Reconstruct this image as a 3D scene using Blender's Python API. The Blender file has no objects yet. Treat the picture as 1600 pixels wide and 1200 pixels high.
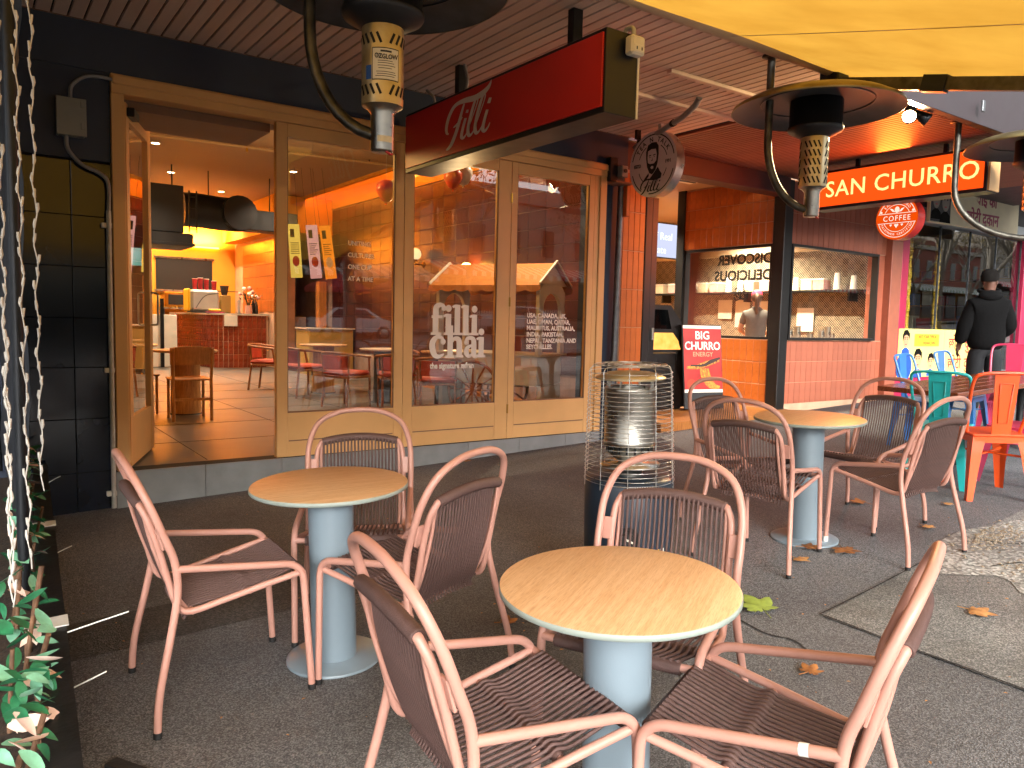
import bpy, bmesh, math, random
from mathutils import Vector, Matrix
random.seed(7)
PI = math.pi
sc = bpy.context.scene
COL = sc.collection

# ------------------------------------------------------------------ camera
def cam_matrix(yaw, pitch, roll, loc):
    y, p, r = (math.radians(a) for a in (yaw, pitch, roll))
    f = Vector((math.sin(y)*math.cos(p), math.cos(y)*math.cos(p), math.sin(p)))
    rt = Vector((math.cos(y), -math.sin(y), 0)); up = rt.cross(f)
    r2 = rt*math.cos(r) + up*math.sin(r); u2 = -rt*math.sin(r) + up*math.cos(r)
    m = Matrix((r2, u2, -f)).transposed().to_4x4()
    m.translation = loc
    return m
cd = bpy.data.cameras.new('camera'); cam = bpy.data.objects.new('camera', cd); COL.objects.link(cam)
cam.matrix_world = cam_matrix(35.386, -4.614, 1.297, Vector((0, 0, 1.45)))
cd.sensor_width = 36; cd.lens = 27.0; cd.clip_start = 0.02; cd.clip_end = 2000
sc.camera = cam

# ------------------------------------------------------------------ light and exposure
w = bpy.data.worlds.new('World'); sc.world = w; w.use_nodes = True
nt = w.node_tree; nt.nodes.clear()
sky = nt.nodes.new('ShaderNodeTexSky'); sky.sky_type = 'NISHITA'; sky.sun_disc = False
SUN_EL, SUN_AZ = math.radians(21), math.radians(196)
sky.sun_elevation = SUN_EL; sky.sun_rotation = SUN_AZ; sky.dust_density = 4.0; sky.ozone_density = 1.0
hs = nt.nodes.new('ShaderNodeHueSaturation'); hs.inputs['Saturation'].default_value = 0.16
bg = nt.nodes.new('ShaderNodeBackground'); bg.inputs[1].default_value = 0.15
wo = nt.nodes.new('ShaderNodeOutputWorld')
nt.links.new(sky.outputs[0], hs.inputs['Color']); nt.links.new(hs.outputs[0], bg.inputs[0]); nt.links.new(bg.outputs[0], wo.inputs[0])
sd = bpy.data.lights.new('sun', 'SUN'); sd.energy = 0.9; sd.angle = math.radians(50); sd.color = (1, 0.96, 0.9)
sun = bpy.data.objects.new('sun', sd); COL.objects.link(sun)
sdir = Vector((math.sin(SUN_AZ)*math.cos(SUN_EL), math.cos(SUN_AZ)*math.cos(SUN_EL), math.sin(SUN_EL)))
sun.rotation_euler = sdir.to_track_quat('Z', 'Y').to_euler(); sun.location = sdir*60
sc.view_settings.view_transform = 'Standard'; sc.view_settings.look = 'None'; sc.view_settings.gamma = 1
sc.view_settings.use_curve_mapping = False
sc.view_settings.exposure = 2.28
sc.render.engine = 'CYCLES'
sc.cycles.use_denoising = True; sc.cycles.use_adaptive_sampling = True; sc.cycles.adaptive_threshold = 0.02
sc.cycles.max_bounces = 8; sc.cycles.diffuse_bounces = 4; sc.cycles.glossy_bounces = 4
sc.cycles.transmission_bounces = 6; sc.cycles.transparent_max_bounces = 12
sc.cycles.sample_clamp_indirect = 6.0; sc.cycles.caustics_reflective = False; sc.cycles.caustics_refractive = False

# ------------------------------------------------------------------ ground slope
GS, GY = 0.036, 0.012
def gz(x, y): return GS*(x - 1.245) + GY*(y - 3.03)
GN = Vector((-GS, -GY, 1)).normalized()
def ground_matrix(x, y, ang, dz=0.0):
    """axis y of the thing = facing direction at ang degrees, standing on the sloping pavement"""
    a = math.radians(ang); f = Vector((math.cos(a), math.sin(a), 0)); f = (f - GN*f.dot(GN)).normalized()
    r = f.cross(GN)
    m = Matrix((r, f, GN)).transposed().to_4x4(); m.translation = Vector((x, y, gz(x, y) + dz))
    return m
def flat_matrix(x, y, z, ang=90.0):
    a = math.radians(ang - 90); m = Matrix.Rotation(a, 4, 'Z'); m.translation = Vector((x, y, z)); return m

# ------------------------------------------------------------------ materials
def lin(h):
    if not isinstance(h, str): return tuple(h)
    h = h.lstrip('#'); out = []
    for i in (0, 2, 4):
        c = int(h[i:i+2], 16)/255; out.append(c/12.92 if c <= 0.04045 else ((c + 0.055)/1.055)**2.4)
    return tuple(out)
MATS = {}
def new_mat(name):
    m = bpy.data.materials.new(name); m.use_nodes = True; MATS[name] = m
    t = m.node_tree; return m, t, t.nodes['Principled BSDF'], t.nodes['Material Output']
def mat(name, col, rough=0.5, metal=0.0, var=0.12, scale=6.0, bump=0.0, bscale=60.0, rand=0.0, spec=0.5, rvar=0.1, col2=None, stretch=None, coat=0.0, detail=6.0, emis=None, estr=0.0):
    """procedural surface: noise-driven colour and roughness, fine bump, optional per-object variation"""
    m, t, b, o = new_mat(name); n = t.nodes; l = t.links
    c = lin(col); c2 = lin(col2) if col2 else tuple(max(0, x*(1 - 2.2*var)) for x in c)
    tc = n.new('ShaderNodeTexCoord'); mp = n.new('ShaderNodeMapping'); l.new(tc.outputs['Object'], mp.inputs[0])
    if stretch: mp.inputs['Scale'].default_value = stretch
    no = n.new('ShaderNodeTexNoise'); no.inputs['Scale'].default_value = scale; no.inputs['Detail'].default_value = detail
    l.new(mp.outputs[0], no.inputs['Vector'])
    rp = n.new('ShaderNodeValToRGB'); rp.color_ramp.elements[0].position = 0.32; rp.color_ramp.elements[1].position = 0.68
    rp.color_ramp.elements[0].color = (*c2, 1); rp.color_ramp.elements[1].color = (*c, 1)
    l.new(no.outputs[0], rp.inputs[0]); src = rp.outputs[0]
    if rand:
        oi = n.new('ShaderNodeObjectInfo'); h = n.new('ShaderNodeHueSaturation'); mr = n.new('ShaderNodeMapRange')
        mr.inputs[3].default_value = 1 - rand; mr.inputs[4].default_value = 1 + rand
        l.new(oi.outputs['Random'], mr.inputs[0]); l.new(mr.outputs[0], h.inputs['Value']); l.new(src, h.inputs['Color']); src = h.outputs[0]
    l.new(src, b.inputs['Base Color'])
    mr2 = n.new('ShaderNodeMapRange'); mr2.inputs[3].default_value = max(0.02, rough - rvar); mr2.inputs[4].default_value = min(1, rough + rvar)
    l.new(no.outputs[0], mr2.inputs[0]); l.new(mr2.outputs[0], b.inputs['Roughness'])
    b.inputs['Metallic'].default_value = metal; b.inputs['Specular IOR Level'].default_value = spec
    if coat: b.inputs['Coat Weight'].default_value = coat; b.inputs['Coat Roughness'].default_value = 0.1
    if bump:
        nb = n.new('ShaderNodeTexNoise'); nb.inputs['Scale'].default_value = bscale; nb.inputs['Detail'].default_value = 4
        l.new(mp.outputs[0], nb.inputs['Vector'])
        bp = n.new('ShaderNodeBump'); bp.inputs['Strength'].default_value = bump; bp.inputs['Distance'].default_value = 0.01
        l.new(nb.outputs[0], bp.inputs['Height']); l.new(bp.outputs[0], b.inputs['Normal'])
    if emis: b.inputs['Emission Color'].default_value = (*lin(emis), 1); b.inputs['Emission Strength'].default_value = estr
    return m
def glow(name, col, strength, col2=None, scale=3.0):
    m, t, b, o = new_mat(name); t.nodes.remove(b)
    e = t.nodes.new('ShaderNodeEmission'); e.inputs[1].default_value = strength
    if col2:
        no = t.nodes.new('ShaderNodeTexNoise'); no.inputs['Scale'].default_value = scale
        tc = t.nodes.new('ShaderNodeTexCoord'); t.links.new(tc.outputs['Object'], no.inputs['Vector'])
        rp = t.nodes.new('ShaderNodeValToRGB'); rp.color_ramp.elements[0].color = (*lin(col2), 1); rp.color_ramp.elements[1].color = (*lin(col), 1)
        t.links.new(no.outputs[0], rp.inputs[0]); t.links.new(rp.outputs[0], e.inputs[0])
    else: e.inputs[0].default_value = (*lin(col), 1)
    t.links.new(e.outputs[0], o.inputs[0]); return m
def glass(name, tint=(0.92, 0.94, 0.93), ior=1.5, refl=1.0, gain=2.3):
    m, t, b, o = new_mat(name); t.nodes.remove(b); n = t.nodes; l = t.links
    tr = n.new('ShaderNodeBsdfTransparent'); tr.inputs[0].default_value = (*tint, 1)
    gl = n.new('ShaderNodeBsdfGlossy'); gl.inputs['Roughness'].default_value = 0.0; gl.inputs['Color'].default_value = (refl, refl, refl, 1)
    fr = n.new('ShaderNodeFresnel'); fr.inputs[0].default_value = ior
    ml = n.new('ShaderNodeMath'); ml.operation = 'MULTIPLY'; ml.inputs[1].default_value = gain; ml.use_clamp = True
    mx = n.new('ShaderNodeMixShader')
    # faint float-glass waviness
    no = n.new('ShaderNodeTexNoise'); no.inputs['Scale'].default_value = 1.6; bp = n.new('ShaderNodeBump'); bp.inputs['Strength'].default_value = 0.02; bp.inputs['Distance'].default_value = 0.02
    l.new(no.outputs[0], bp.inputs['Height']); l.new(bp.outputs[0], gl.inputs['Normal'])
    l.new(fr.outputs[0], ml.inputs[0]); l.new(ml.outputs[0], mx.inputs[0]); l.new(tr.outputs[0], mx.inputs[1]); l.new(gl.outputs[0], mx.inputs[2]); l.new(mx.outputs[0], o.inputs[0])
    return m
def asphalt(name, base, chip, warm, fine=190.0, patchy=0.9, joint=None):
    m, t, b, o = new_mat(name); n = t.nodes; l = t.links
    tc = n.new('ShaderNodeTexCoord')
    v = n.new('ShaderNodeTexVoronoi'); v.inputs['Scale'].default_value = fine; l.new(tc.outputs['Object'], v.inputs['Vector'])
    r = n.new('ShaderNodeValToRGB'); e = r.color_ramp.elements
    e[0].position = 0.0; e[0].color = (*[x*0.45 for x in base], 1); e[1].position = 1.0; e[1].color = (*chip, 1)
    k = e.new(0.55); k.color = (*base, 1); k = e.new(0.84); k.color = (*[x*1.7 for x in base], 1)
    sx = n.new('ShaderNodeSeparateColor'); l.new(v.outputs['Color'], sx.inputs[0]); l.new(sx.outputs[0], r.inputs[0])
    big = n.new('ShaderNodeTexNoise'); big.inputs['Scale'].default_value = patchy; big.inputs['Detail'].default_value = 7; l.new(tc.outputs['Object'], big.inputs['Vector'])
    rb = n.new('ShaderNodeValToRGB'); rb.color_ramp.elements[0].position = 0.3; rb.color_ramp.elements[1].position = 0.72
    rb.color_ramp.elements[0].color = (0.52, 0.50, 0.49, 1); rb.color_ramp.elements[1].color = (1.28, 1.28, 1.27, 1)
    l.new(big.outputs[0], rb.inputs[0])
    mu = n.new('ShaderNodeMix'); mu.data_type = 'RGBA'; mu.blend_type = 'MULTIPLY'; mu.inputs[0].default_value = 1
    l.new(r.outputs[0], mu.inputs[6]); l.new(rb.outputs[0], mu.inputs[7])
    # brownish dirt blotches and pale gum spots
    d = n.new('ShaderNodeTexNoise'); d.inputs['Scale'].default_value = 3.3; d.inputs['Detail'].default_value = 8; d.inputs['Roughness'].default_value = 0.7; l.new(tc.outputs['Object'], d.inputs['Vector'])
    rd = n.new('ShaderNodeValToRGB'); rd.color_ramp.elements[0].position = 0.58; rd.color_ramp.elements[0].color = (0, 0, 0, 1); rd.color_ramp.elements[1].position = 0.75; rd.color_ramp.elements[1].color = (0.55, 0.55, 0.55, 1)
    l.new(d.outputs[0], rd.inputs[0])
    mx = n.new('ShaderNodeMix'); mx.data_type = 'RGBA'; l.new(rd.outputs[0], mx.inputs[0]); l.new(mu.outputs[2], mx.inputs[6]); mx.inputs[7].default_value = (*warm, 1)
    g = n.new('ShaderNodeTexVoronoi'); g.inputs['Scale'].default_value = 5.5; l.new(tc.outputs['Object'], g.inputs['Vector'])
    rg = n.new('ShaderNodeValToRGB'); rg.color_ramp.elements[0].position = 0.045; rg.color_ramp.elements[0].color = (0.4, 0.4, 0.4, 1); rg.color_ramp.elements[1].position = 0.075; rg.color_ramp.elements[1].color = (0, 0, 0, 1)
    l.new(g.outputs['Distance'], rg.inputs[0])
    mg = n.new('ShaderNodeMix'); mg.data_type = 'RGBA'; l.new(rg.outputs[0], mg.inputs[0]); l.new(mx.outputs[2], mg.inputs[6]); mg.inputs[7].default_value = (0.25, 0.24, 0.22, 1)
    l.new(mg.outputs[2], b.inputs['Base Color'])
    b.inputs['Roughness'].default_value = 0.72; b.inputs['Specular IOR Level'].default_value = 0.4
    bp = n.new('ShaderNodeBump'); bp.inputs['Strength'].default_value = 0.8; bp.inputs['Distance'].default_value = 0.004
    l.new(v.outputs['Distance'], bp.inputs['Height'])
    b2 = n.new('ShaderNodeBump'); b2.inputs['Strength'].default_value = 0.35; b2.inputs['Distance'].default_value = 0.03; l.new(d.outputs[0], b2.inputs['Height']); l.new(bp.outputs[0], b2.inputs['Normal'])
    l.new(b2.outputs[0], b.inputs['Normal']); return m
def wood(name, c1, c2, scale=(1.2, 22, 22), rough=0.42, rand=0.0):
    m, t, b, o = new_mat(name); n = t.nodes; l = t.links
    tc = n.new('ShaderNodeTexCoord'); mp = n.new('ShaderNodeMapping'); mp.inputs['Scale'].default_value = scale; l.new(tc.outputs['Object'], mp.inputs[0])
    a = n.new('ShaderNodeTexNoise'); a.inputs['Scale'].default_value = 3; a.inputs['Detail'].default_value = 8; a.inputs['Roughness'].default_value = 0.65; a.inputs['Distortion'].default_value = 0.4; l.new(mp.outputs[0], a.inputs['Vector'])
    r = n.new('ShaderNodeValToRGB'); e = r.color_ramp.elements; e[0].position = 0.3; e[0].color = (*lin(c2), 1); e[1].position = 0.62; e[1].color = (*lin(c1), 1)
    l.new(a.outputs[0], r.inputs[0])
    mp2 = n.new('ShaderNodeMapping'); mp2.inputs['Scale'].default_value = tuple(s*4 for s in scale); l.new(tc.outputs['Object'], mp2.inputs[0])
    f = n.new('ShaderNodeTexNoise'); f.inputs['Scale'].default_value = 4; f.inputs['Detail'].default_value = 3; l.new(mp2.outputs[0], f.inputs['Vector'])
    rf = n.new('ShaderNodeValToRGB'); rf.color_ramp.elements[0].position = 0.35; rf.color_ramp.elements[0].color = (0.74, 0.7, 0.66, 1); rf.color_ramp.elements[1].position = 0.5; rf.color_ramp.elements[1].color = (1, 1, 1, 1); l.new(f.outputs[0], rf.inputs[0])
    mu = n.new('ShaderNodeMix'); mu.data_type = 'RGBA'; mu.blend_type = 'MULTIPLY'; mu.inputs[0].default_value = 0.8; l.new(r.outputs[0], mu.inputs[6]); l.new(rf.outputs[0], mu.inputs[7])
    l.new(mu.outputs[2], b.inputs['Base Color']); b.inputs['Roughness'].default_value = rough
    bp = n.new('ShaderNodeBump'); bp.inputs['Strength'].default_value = 0.12; bp.inputs['Distance'].default_value = 0.002; l.new(f.outputs[0], bp.inputs['Height']); l.new(bp.outputs[0], b.inputs['Normal'])
    return m

# ------------------------------------------------------------------ mesh helpers
class MB:
    def __init__(s): s.v = []; s.f = []; s.sm = []
    def add(s, v, f, smooth=False):
        o = len(s.v); s.v += [tuple(p) for p in v]; s.f += [tuple(i + o for i in q) for q in f]; s.sm += [smooth]*len(f); return s
    def box(s, x0, y0, z0, x1, y1, z1, bev=0.0):
        if bev <= 0:
            v = [(x, y, z) for z in (z0, z1) for y in (y0, y1) for x in (x0, x1)]
            return s.add(v, [(0, 2, 3, 1), (4, 5, 7, 6), (0, 1, 5, 4), (2, 6, 7, 3), (0, 4, 6, 2), (1, 3, 7, 5)])
        b = min(bev, (x1 - x0)*.49, (y1 - y0)*.49, (z1 - z0)*.49)
        bm = bmesh.new(); bmesh.ops.create_cube(bm, size=1)
        for p in bm.verts: p.co = Vector(((x0 + x1)/2 + p.co.x*(x1 - x0), (y0 + y1)/2 + p.co.y*(y1 - y0), (z0 + z1)/2 + p.co.z*(z1 - z0)))
        bmesh.ops.bevel(bm, geom=bm.edges[:], offset=b, segments=1, affect='EDGES', profile=0.5)
        bm.verts.index_update(); s.add([p.co[:] for p in bm.verts], [[q.index for q in f.verts] for f in bm.faces]); bm.free(); return s
    def tube(s, pts, r, seg=8, cap=True, closed=False):
        pts = [Vector(p) for p in pts]; n = len(pts); rs = r if isinstance(r, (list, tuple)) else [r]*n
        T = []
        for i in range(n):
            a = pts[(i - 1) % n] if (closed or i > 0) else pts[i]; b = pts[(i + 1) % n] if (closed or i < n - 1) else pts[i]
            d = (b - a); T.append(d.normalized() if d.length > 1e-9 else Vector((0, 0, 1)))
        u = Vector((0, 0, 1)).cross(T[0])
        if u.length < 1e-3: u = Vector((1, 0, 0)).cross(T[0])
        u.normalize(); V = []; F = []
        for i in range(n):
            u = (u - T[i]*u.dot(T[i])).normalized(); w_ = T[i].cross(u)
            for k in range(seg):
                a = 2*PI*k/seg; V.append(pts[i] + (u*math.cos(a) + w_*math.sin(a))*rs[i])
        m = n if closed else n - 1
        for i in range(m):
            j = (i + 1) % n
            for k in range(seg): F.append((i*seg + k, i*seg + (k + 1) % seg, j*seg + (k + 1) % seg, j*seg + k))
        s.add(V, F, True)
        if cap and not closed:
            s.add(V[:seg], [tuple(range(seg))[::-1]]); s.add(V[-seg:], [tuple(range(seg))])
        return s
    def lathe(s, prof, seg=32, c=(0, 0, 0), smooth=True, a0=0.0, a1=2*PI):
        full = abs(a1 - a0 - 2*PI) < 1e-6; k = seg if full else seg + 1; V = []; F = []
        for (r, z) in prof:
            for i in range(k):
                a = a0 + (a1 - a0)*i/seg; V.append((c[0] + r*math.cos(a), c[1] + r*math.sin(a), c[2] + z))
        for j in range(len(prof) - 1):
            for i in range(seg):
                i2 = (i + 1) % k; F.append((j*k + i, j*k + i2, (j + 1)*k + i2, (j + 1)*k + i))
        return s.add(V, F, smooth)
    def disc(s, r, z, seg=32, c=(0, 0), up=True):
        V = [(c[0] + r*math.cos(2*PI*i/seg), c[1] + r*math.sin(2*PI*i/seg), z) for i in range(seg)]
        q = tuple(range(seg)); return s.add(V, [q if up else q[::-1]])
    def prism(s, poly, h, m=None):
        """polygon in xy extruded 0..h along z, then matrix m"""
        n = len(poly); V = [Vector((p[0], p[1], 0)) for p in poly] + [Vector((p[0], p[1], h)) for p in poly]
        F = [tuple(range(n))[::-1], tuple(range(n, 2*n))] + [(i, (i + 1) % n, n + (i + 1) % n, n + i) for i in range(n)]
        if m is not None: V = [m @ p for p in V]
        return s.add(V, F)
    def quad(s, a, b, c, d): return s.add([a, b, c, d], [(0, 1, 2, 3)])
    def ball(s, c, r, seg=12, rings=8, sc_=(1, 1, 1)):
        V = []; F = []
        for j in range(rings + 1):
            t = PI*j/rings
            for i in range(seg):
                a = 2*PI*i/seg; V.append((c[0] + r*sc_[0]*math.sin(t)*math.cos(a), c[1] + r*sc_[1]*math.sin(t)*math.sin(a), c[2] + r*sc_[2]*math.cos(t)))
        for j in range(rings):
            for i in range(seg): F.append((j*seg + i, (j + 1)*seg + i, (j + 1)*seg + (i + 1) % seg, j*seg + (i + 1) % seg))
        return s.add(V, F, True)
    def xform(s, m): s.v = [tuple(m @ Vector(p)) for p in s.v]; return s
    def mesh(s, name):
        me = bpy.data.meshes.new(name); me.from_pydata(s.v, [], s.f); me.polygons.foreach_set('use_smooth', s.sm); me.update(); return me
    def build(s, name, material, parent=None, m=None):
        o = bpy.data.objects.new(name, s.mesh(name)); COL.objects.link(o)
        o.data.materials.append(MATS[material] if isinstance(material, str) else material)
        if parent is not None: o.parent = parent
        if m is not None: o.matrix_local = m
        return o
def share(o, parent, m=None, name=None):
    c = bpy.data.objects.new(name or o.name.split('.')[0], o.data); COL.objects.link(c); c.parent = parent
    if m is not None: c.matrix_local = m
    return c
def inst(me, name, material, parent, m=None):
    o = bpy.data.objects.new(name, me); COL.objects.link(o)
    if not me.materials: me.materials.append(MATS[material] if isinstance(material, str) else material)
    o.parent = parent
    if m is not None: o.matrix_local = m
    return o
def thing(name, label, cat, m=None, group=None):
    o = bpy.data.objects.new(name, None); COL.objects.link(o); o.empty_display_size = 0.1
    if m is not None: o.matrix_world = m
    o['label'] = label; o['category'] = cat
    if group: o['group'] = group
    return o
def tag(o, label, cat, group=None):
    o['label'] = label; o['category'] = cat
    if group: o['group'] = group
    return o
def struct(o): o['kind'] = 'structure'; return o
def copy_tree(o, parent=None, kids=None):
    c = o.copy(); COL.objects.link(c); c.parent = parent
    c.matrix_parent_inverse = o.matrix_parent_inverse
    for ch in list(o.children): copy_tree(ch, c)
    return c
def T(x, y, z): return Matrix.Translation((x, y, z))
def RX(a): return Matrix.Rotation(math.radians(a), 4, 'X')
def RY(a): return Matrix.Rotation(math.radians(a), 4, 'Y')
def RZ(a): return Matrix.Rotation(math.radians(a), 4, 'Z')
def frame(o, x, y):
    """matrix whose x and y axes are the given world directions (for lettering and panels)"""
    x = Vector(x).normalized(); y = Vector(y).normalized(); z = x.cross(y)
    m = Matrix((x, y, z)).transposed().to_4x4(); m.translation = Vector(o); return m
def crom(pts, n=6):
    """smooth curve through points"""
    P = [Vector(p) for p in pts]; out = []
    for i in range(len(P) - 1):
        p0 = P[max(i - 1, 0)]; p1 = P[i]; p2 = P[i + 1]; p3 = P[min(i + 2, len(P) - 1)]
        for k in range(n):
            t = k/n; out.append(0.5*((2*p1) + (p2 - p0)*t + (2*p0 - 5*p1 + 4*p2 - p3)*t*t + (3*p1 - p0 - 3*p2 + p3)*t**3))
    out.append(P[-1]); return out
def fillet(pts, rad, n=6):
    """polyline with rounded corners"""
    P = [Vector(p) for p in pts]; out = [P[0]]
    for i in range(1, len(P) - 1):
        a = (P[i - 1] - P[i]); b = (P[i + 1] - P[i]); r = min(rad, a.length*.48, b.length*.48)
        s_ = P[i] + a.normalized()*r; e = P[i] + b.normalized()*r
        for k in range(n + 1):
            t = k/n; out.append((1 - t)**2*s_ + 2*t*(1 - t)*P[i] + t*t*e)
    out.append(P[-1]); return out
_dg = []
def text(name, body, size, m, material, parent, extrude=0.001, offset=0.0, align='LEFT', spacing=1.0, sx=1.0, shear=0.0, valign='BOTTOM_BASELINE', line=1.0):
    cu = bpy.data.curves.new('lettering_curve', 'FONT'); cu.body = body; cu.size = size; cu.extrude = extrude; cu.offset = offset
    cu.align_x = align; cu.align_y = valign; cu.space_character = spacing; cu.shear = shear; cu.space_line = line; cu.resolution_u = 3
    t = bpy.data.objects.new('lettering_tmp', cu); COL.objects.link(t)
    dg = bpy.context.evaluated_depsgraph_get(); dg.update()
    me = bpy.data.meshes.new_from_object(t.evaluated_get(dg)); bpy.data.objects.remove(t); bpy.data.curves.remove(cu)
    if sx != 1.0:
        for v in me.vertices: v.co.x *= sx
    me.materials.clear(); me.materials.append(MATS[material])
    o = bpy.data.objects.new(name, me); COL.objects.link(o)
    if parent is not None: o.parent = parent
    o.matrix_local = m; return o
def text_arc(name, body, size, R, a_mid, m, material, parent, step, inside=False, offset=0.0):
    """lettering set round a circle, joined into one mesh"""
    V = []; F = []; n = len(body)
    for i, ch in enumerate(body):
        if ch == ' ': continue
        a = a_mid - (i - (n - 1)/2)*step*(-1 if inside else 1)
        mm = Matrix.Rotation(a - PI/2 + (PI if inside else 0), 4, 'Z')
        mm.translation = Vector((R*math.cos(a), R*math.sin(a), 0))
        o = text('letter', ch, size, Matrix.Identity(4), material, None, 0.0008, offset, 'CENTER')
        b = len(V); V += [tuple(mm @ v.co) for v in o.data.vertices]; F += [tuple(k + b for k in p.vertices) for p in o.data.polygons]
        me = o.data; bpy.data.objects.remove(o); bpy.data.meshes.remove(me)
    q = MB(); q.add(V, F); return q.build(name, material, parent, m)
def ribbon(mb, pts, ws, z, th=0.0008, n=5, close_ends=True):
    """calligraphic stroke in the xy plane: smooth path with changing width"""
    P3 = crom([(p[0], p[1], w_) for p, w_ in zip(pts, ws)], n); L = []; R_ = []
    for i, p in enumerate(P3):
        a = P3[max(i - 1, 0)]; b = P3[min(i + 1, len(P3) - 1)]; d = Vector((b.x - a.x, b.y - a.y)); d = d.normalized() if d.length > 1e-9 else Vector((1, 0))
        nrm = Vector((-d.y, d.x))*max(p.z, 1e-4)/2; L.append((p.x + nrm.x, p.y + nrm.y)); R_.append((p.x - nrm.x, p.y - nrm.y))
    for i in range(len(P3) - 1):
        V = [(*R_[i], z), (*R_[i + 1], z), (*L[i + 1], z), (*L[i], z)]
        mb.add(V, [(0, 1, 2, 3)])
    return mb
def ellipse(rx, ry, cx=0, cy=0, n=24, a0=0, a1=2*PI): return [(cx + rx*math.cos(a0 + (a1 - a0)*i/n), cy + ry*math.sin(a0 + (a1 - a0)*i/n)) for i in range(n)]
def spot(parent, loc, power, size=80, blend=0.6, col=(1, 0.72, 0.4), rad=0.04, aim=(0, 0, -1)):
    d = bpy.data.lights.new('lamp_light', 'SPOT'); d.energy = power; d.spot_size = math.radians(size); d.spot_blend = blend; d.color = col; d.shadow_soft_size = rad
    o = bpy.data.objects.new('lamp_light', d); COL.objects.link(o); o.parent = parent; o.location = loc
    o.rotation_euler = (-Vector(aim)).to_track_quat('Z', 'Y').to_euler(); return o
def area_light(parent, loc, sx, sy, power, col, aim):
    d = bpy.data.lights.new('strip_light', 'AREA'); d.shape = 'RECTANGLE'; d.size = sx; d.size_y = sy; d.energy = power; d.color = col
    o = bpy.data.objects.new('strip_light', d); COL.objects.link(o); o.parent = parent; o.location = loc
    o.rotation_euler = (-Vector(aim)).to_track_quat('Z', 'Y').to_euler(); return o

# ------------------------------------------------------------------ palette
asphalt('asphalt_path', (0.108, 0.111, 0.117), (0.222, 0.224, 0.228), (0.058, 0.055, 0.053), 210, 0.55)
asphalt('asphalt_slab', (0.145, 0.148, 0.142), (0.34, 0.34, 0.32), (0.085, 0.076, 0.066), 190, 1.1)
asphalt('pale_bounce_strip', (0.33, 0.325, 0.31), (0.5, 0.5, 0.48), (0.26, 0.24, 0.21), 60, 2.0)
asphalt('asphalt_road', (0.13, 0.13, 0.13), (0.26, 0.26, 0.26), (0.045, 0.04, 0.038), 90)
asphalt('trench_fill', (0.046, 0.045, 0.045), (0.10, 0.098, 0.095), (0.03, 0.026, 0.022), 150)
asphalt('old_concrete', (0.22, 0.225, 0.21), (0.42, 0.42, 0.40), (0.16, 0.13, 0.09), 60, 2.0)
mat('kerb_stone', '#77767a', 0.8, var=.15, scale=5, bump=.3, bscale=40)
mat('joint_dirt', '#1d1a17', 0.95, var=.2, bump=.6, bscale=80)
mat('pink_paint', '#ae8072', 0.45, var=.03, scale=9, bump=.03, bscale=300, rvar=.08)
mat('cord_brown', '#573f3a', 0.62, var=.10, scale=40, bump=.35, bscale=500)
mat('rubber_black', '#141414', 0.7)
mat('tape_white', '#d9d8d2', 0.6, var=.1)
mat('table_blue', '#74838d', 0.42, var=.04, scale=5, bump=.04, bscale=240)
mat('edge_sage', '#8b958e', 0.5, var=.05)
wood('oak', '#c9a57e', '#b58d62', (1.6, 26, 26), 0.40)
wood('shop_timber', '#b07438', '#8a5526', (14, 14, 1.4), 0.45)
wood('dark_table_wood', '#7a4128', '#4c2517', (1.2, 14, 14), 0.22)
mat('roller_beige', '#b09a80', 0.55, var=.08, scale=4)
mat('frame_tan', '#dbac70', 0.45, var=.05, scale=3, bump=.06, bscale=120)
mat('black_gap', '#0c0c0d', 0.8)
mat('navy_wall', '#1c2a40', 0.55, var=.15, scale=2.5, bump=.05, bscale=30)
mat('navy_tile', '#161e2d', 0.13, var=.25, scale=1.8, rvar=.08, rand=.18, bump=.02, bscale=3)
mat('grout_dark', '#07080a', 0.9)
mat('grout_pale', '#c9a184', 0.9, var=.08)
mat('step_tile', '#84888a', 0.6, var=.08, scale=8, bump=.08, bscale=80, rand=.08)
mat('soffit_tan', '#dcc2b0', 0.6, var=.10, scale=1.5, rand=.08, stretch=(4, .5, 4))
mat('soffit_gap', '#2b201b', 0.9)
mat('soffit_dark', '#8a5244', 0.5, var=.12, scale=1.5, rand=.08, stretch=(4, .5, 4))
mat('beam_maroon', '#4a1f1c', 0.5, var=.1)
mat('beam_purple', '#2c2226', 0.55, var=.12)
mat('steel_dark', '#23262b', 0.45, metal=.6, var=.15, scale=12)
mat('steel_grey', '#6d7073', 0.42, metal=.7, var=.2, scale=14, bump=.05, bscale=60)
mat('galv_pipe', '#5d5a52', 0.42, metal=.75, var=.3, scale=10, rvar=.15)
mat('stainless', '#b9b6ad', 0.30, metal=1.0, var=.18, scale=9, rvar=.12)
mat('stained_steel', '#cfc5a6', 0.36, metal=.7, var=.3, scale=7, rvar=.15, col2='#a8966c')
mat('heater_black', '#232428', 0.5, metal=.4, var=.2, scale=6)
mat('dish_inner', '#4b4d50', 0.5, metal=.6, var=.3, scale=5, rvar=.15)
mat('dish_outer', '#9c8a5c', 0.40, metal=.8, var=.25, scale=5)
mat('plate_white', '#d8d3c4', 0.5, var=.06)
mat('print_black', '#121212', 0.6, var=.05)
mat('print_dark', '#2c2b2c', 0.6, var=.05)
mat('print_blue', '#1f4fa0', 0.5, var=.05)
mat('sign_black', '#10141b', 0.4, var=.15)
mat('sign_red', '#c62a24', 0.32, var=.05, scale=2)
mat('sign_white', '#d9d3cd', 0.4, var=.03)
mat('round_sign_face', '#cfc8cb', 0.45, var=.04)
mat('conduit_grey', '#8f9191', 0.5, var=.1, scale=10)
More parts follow.
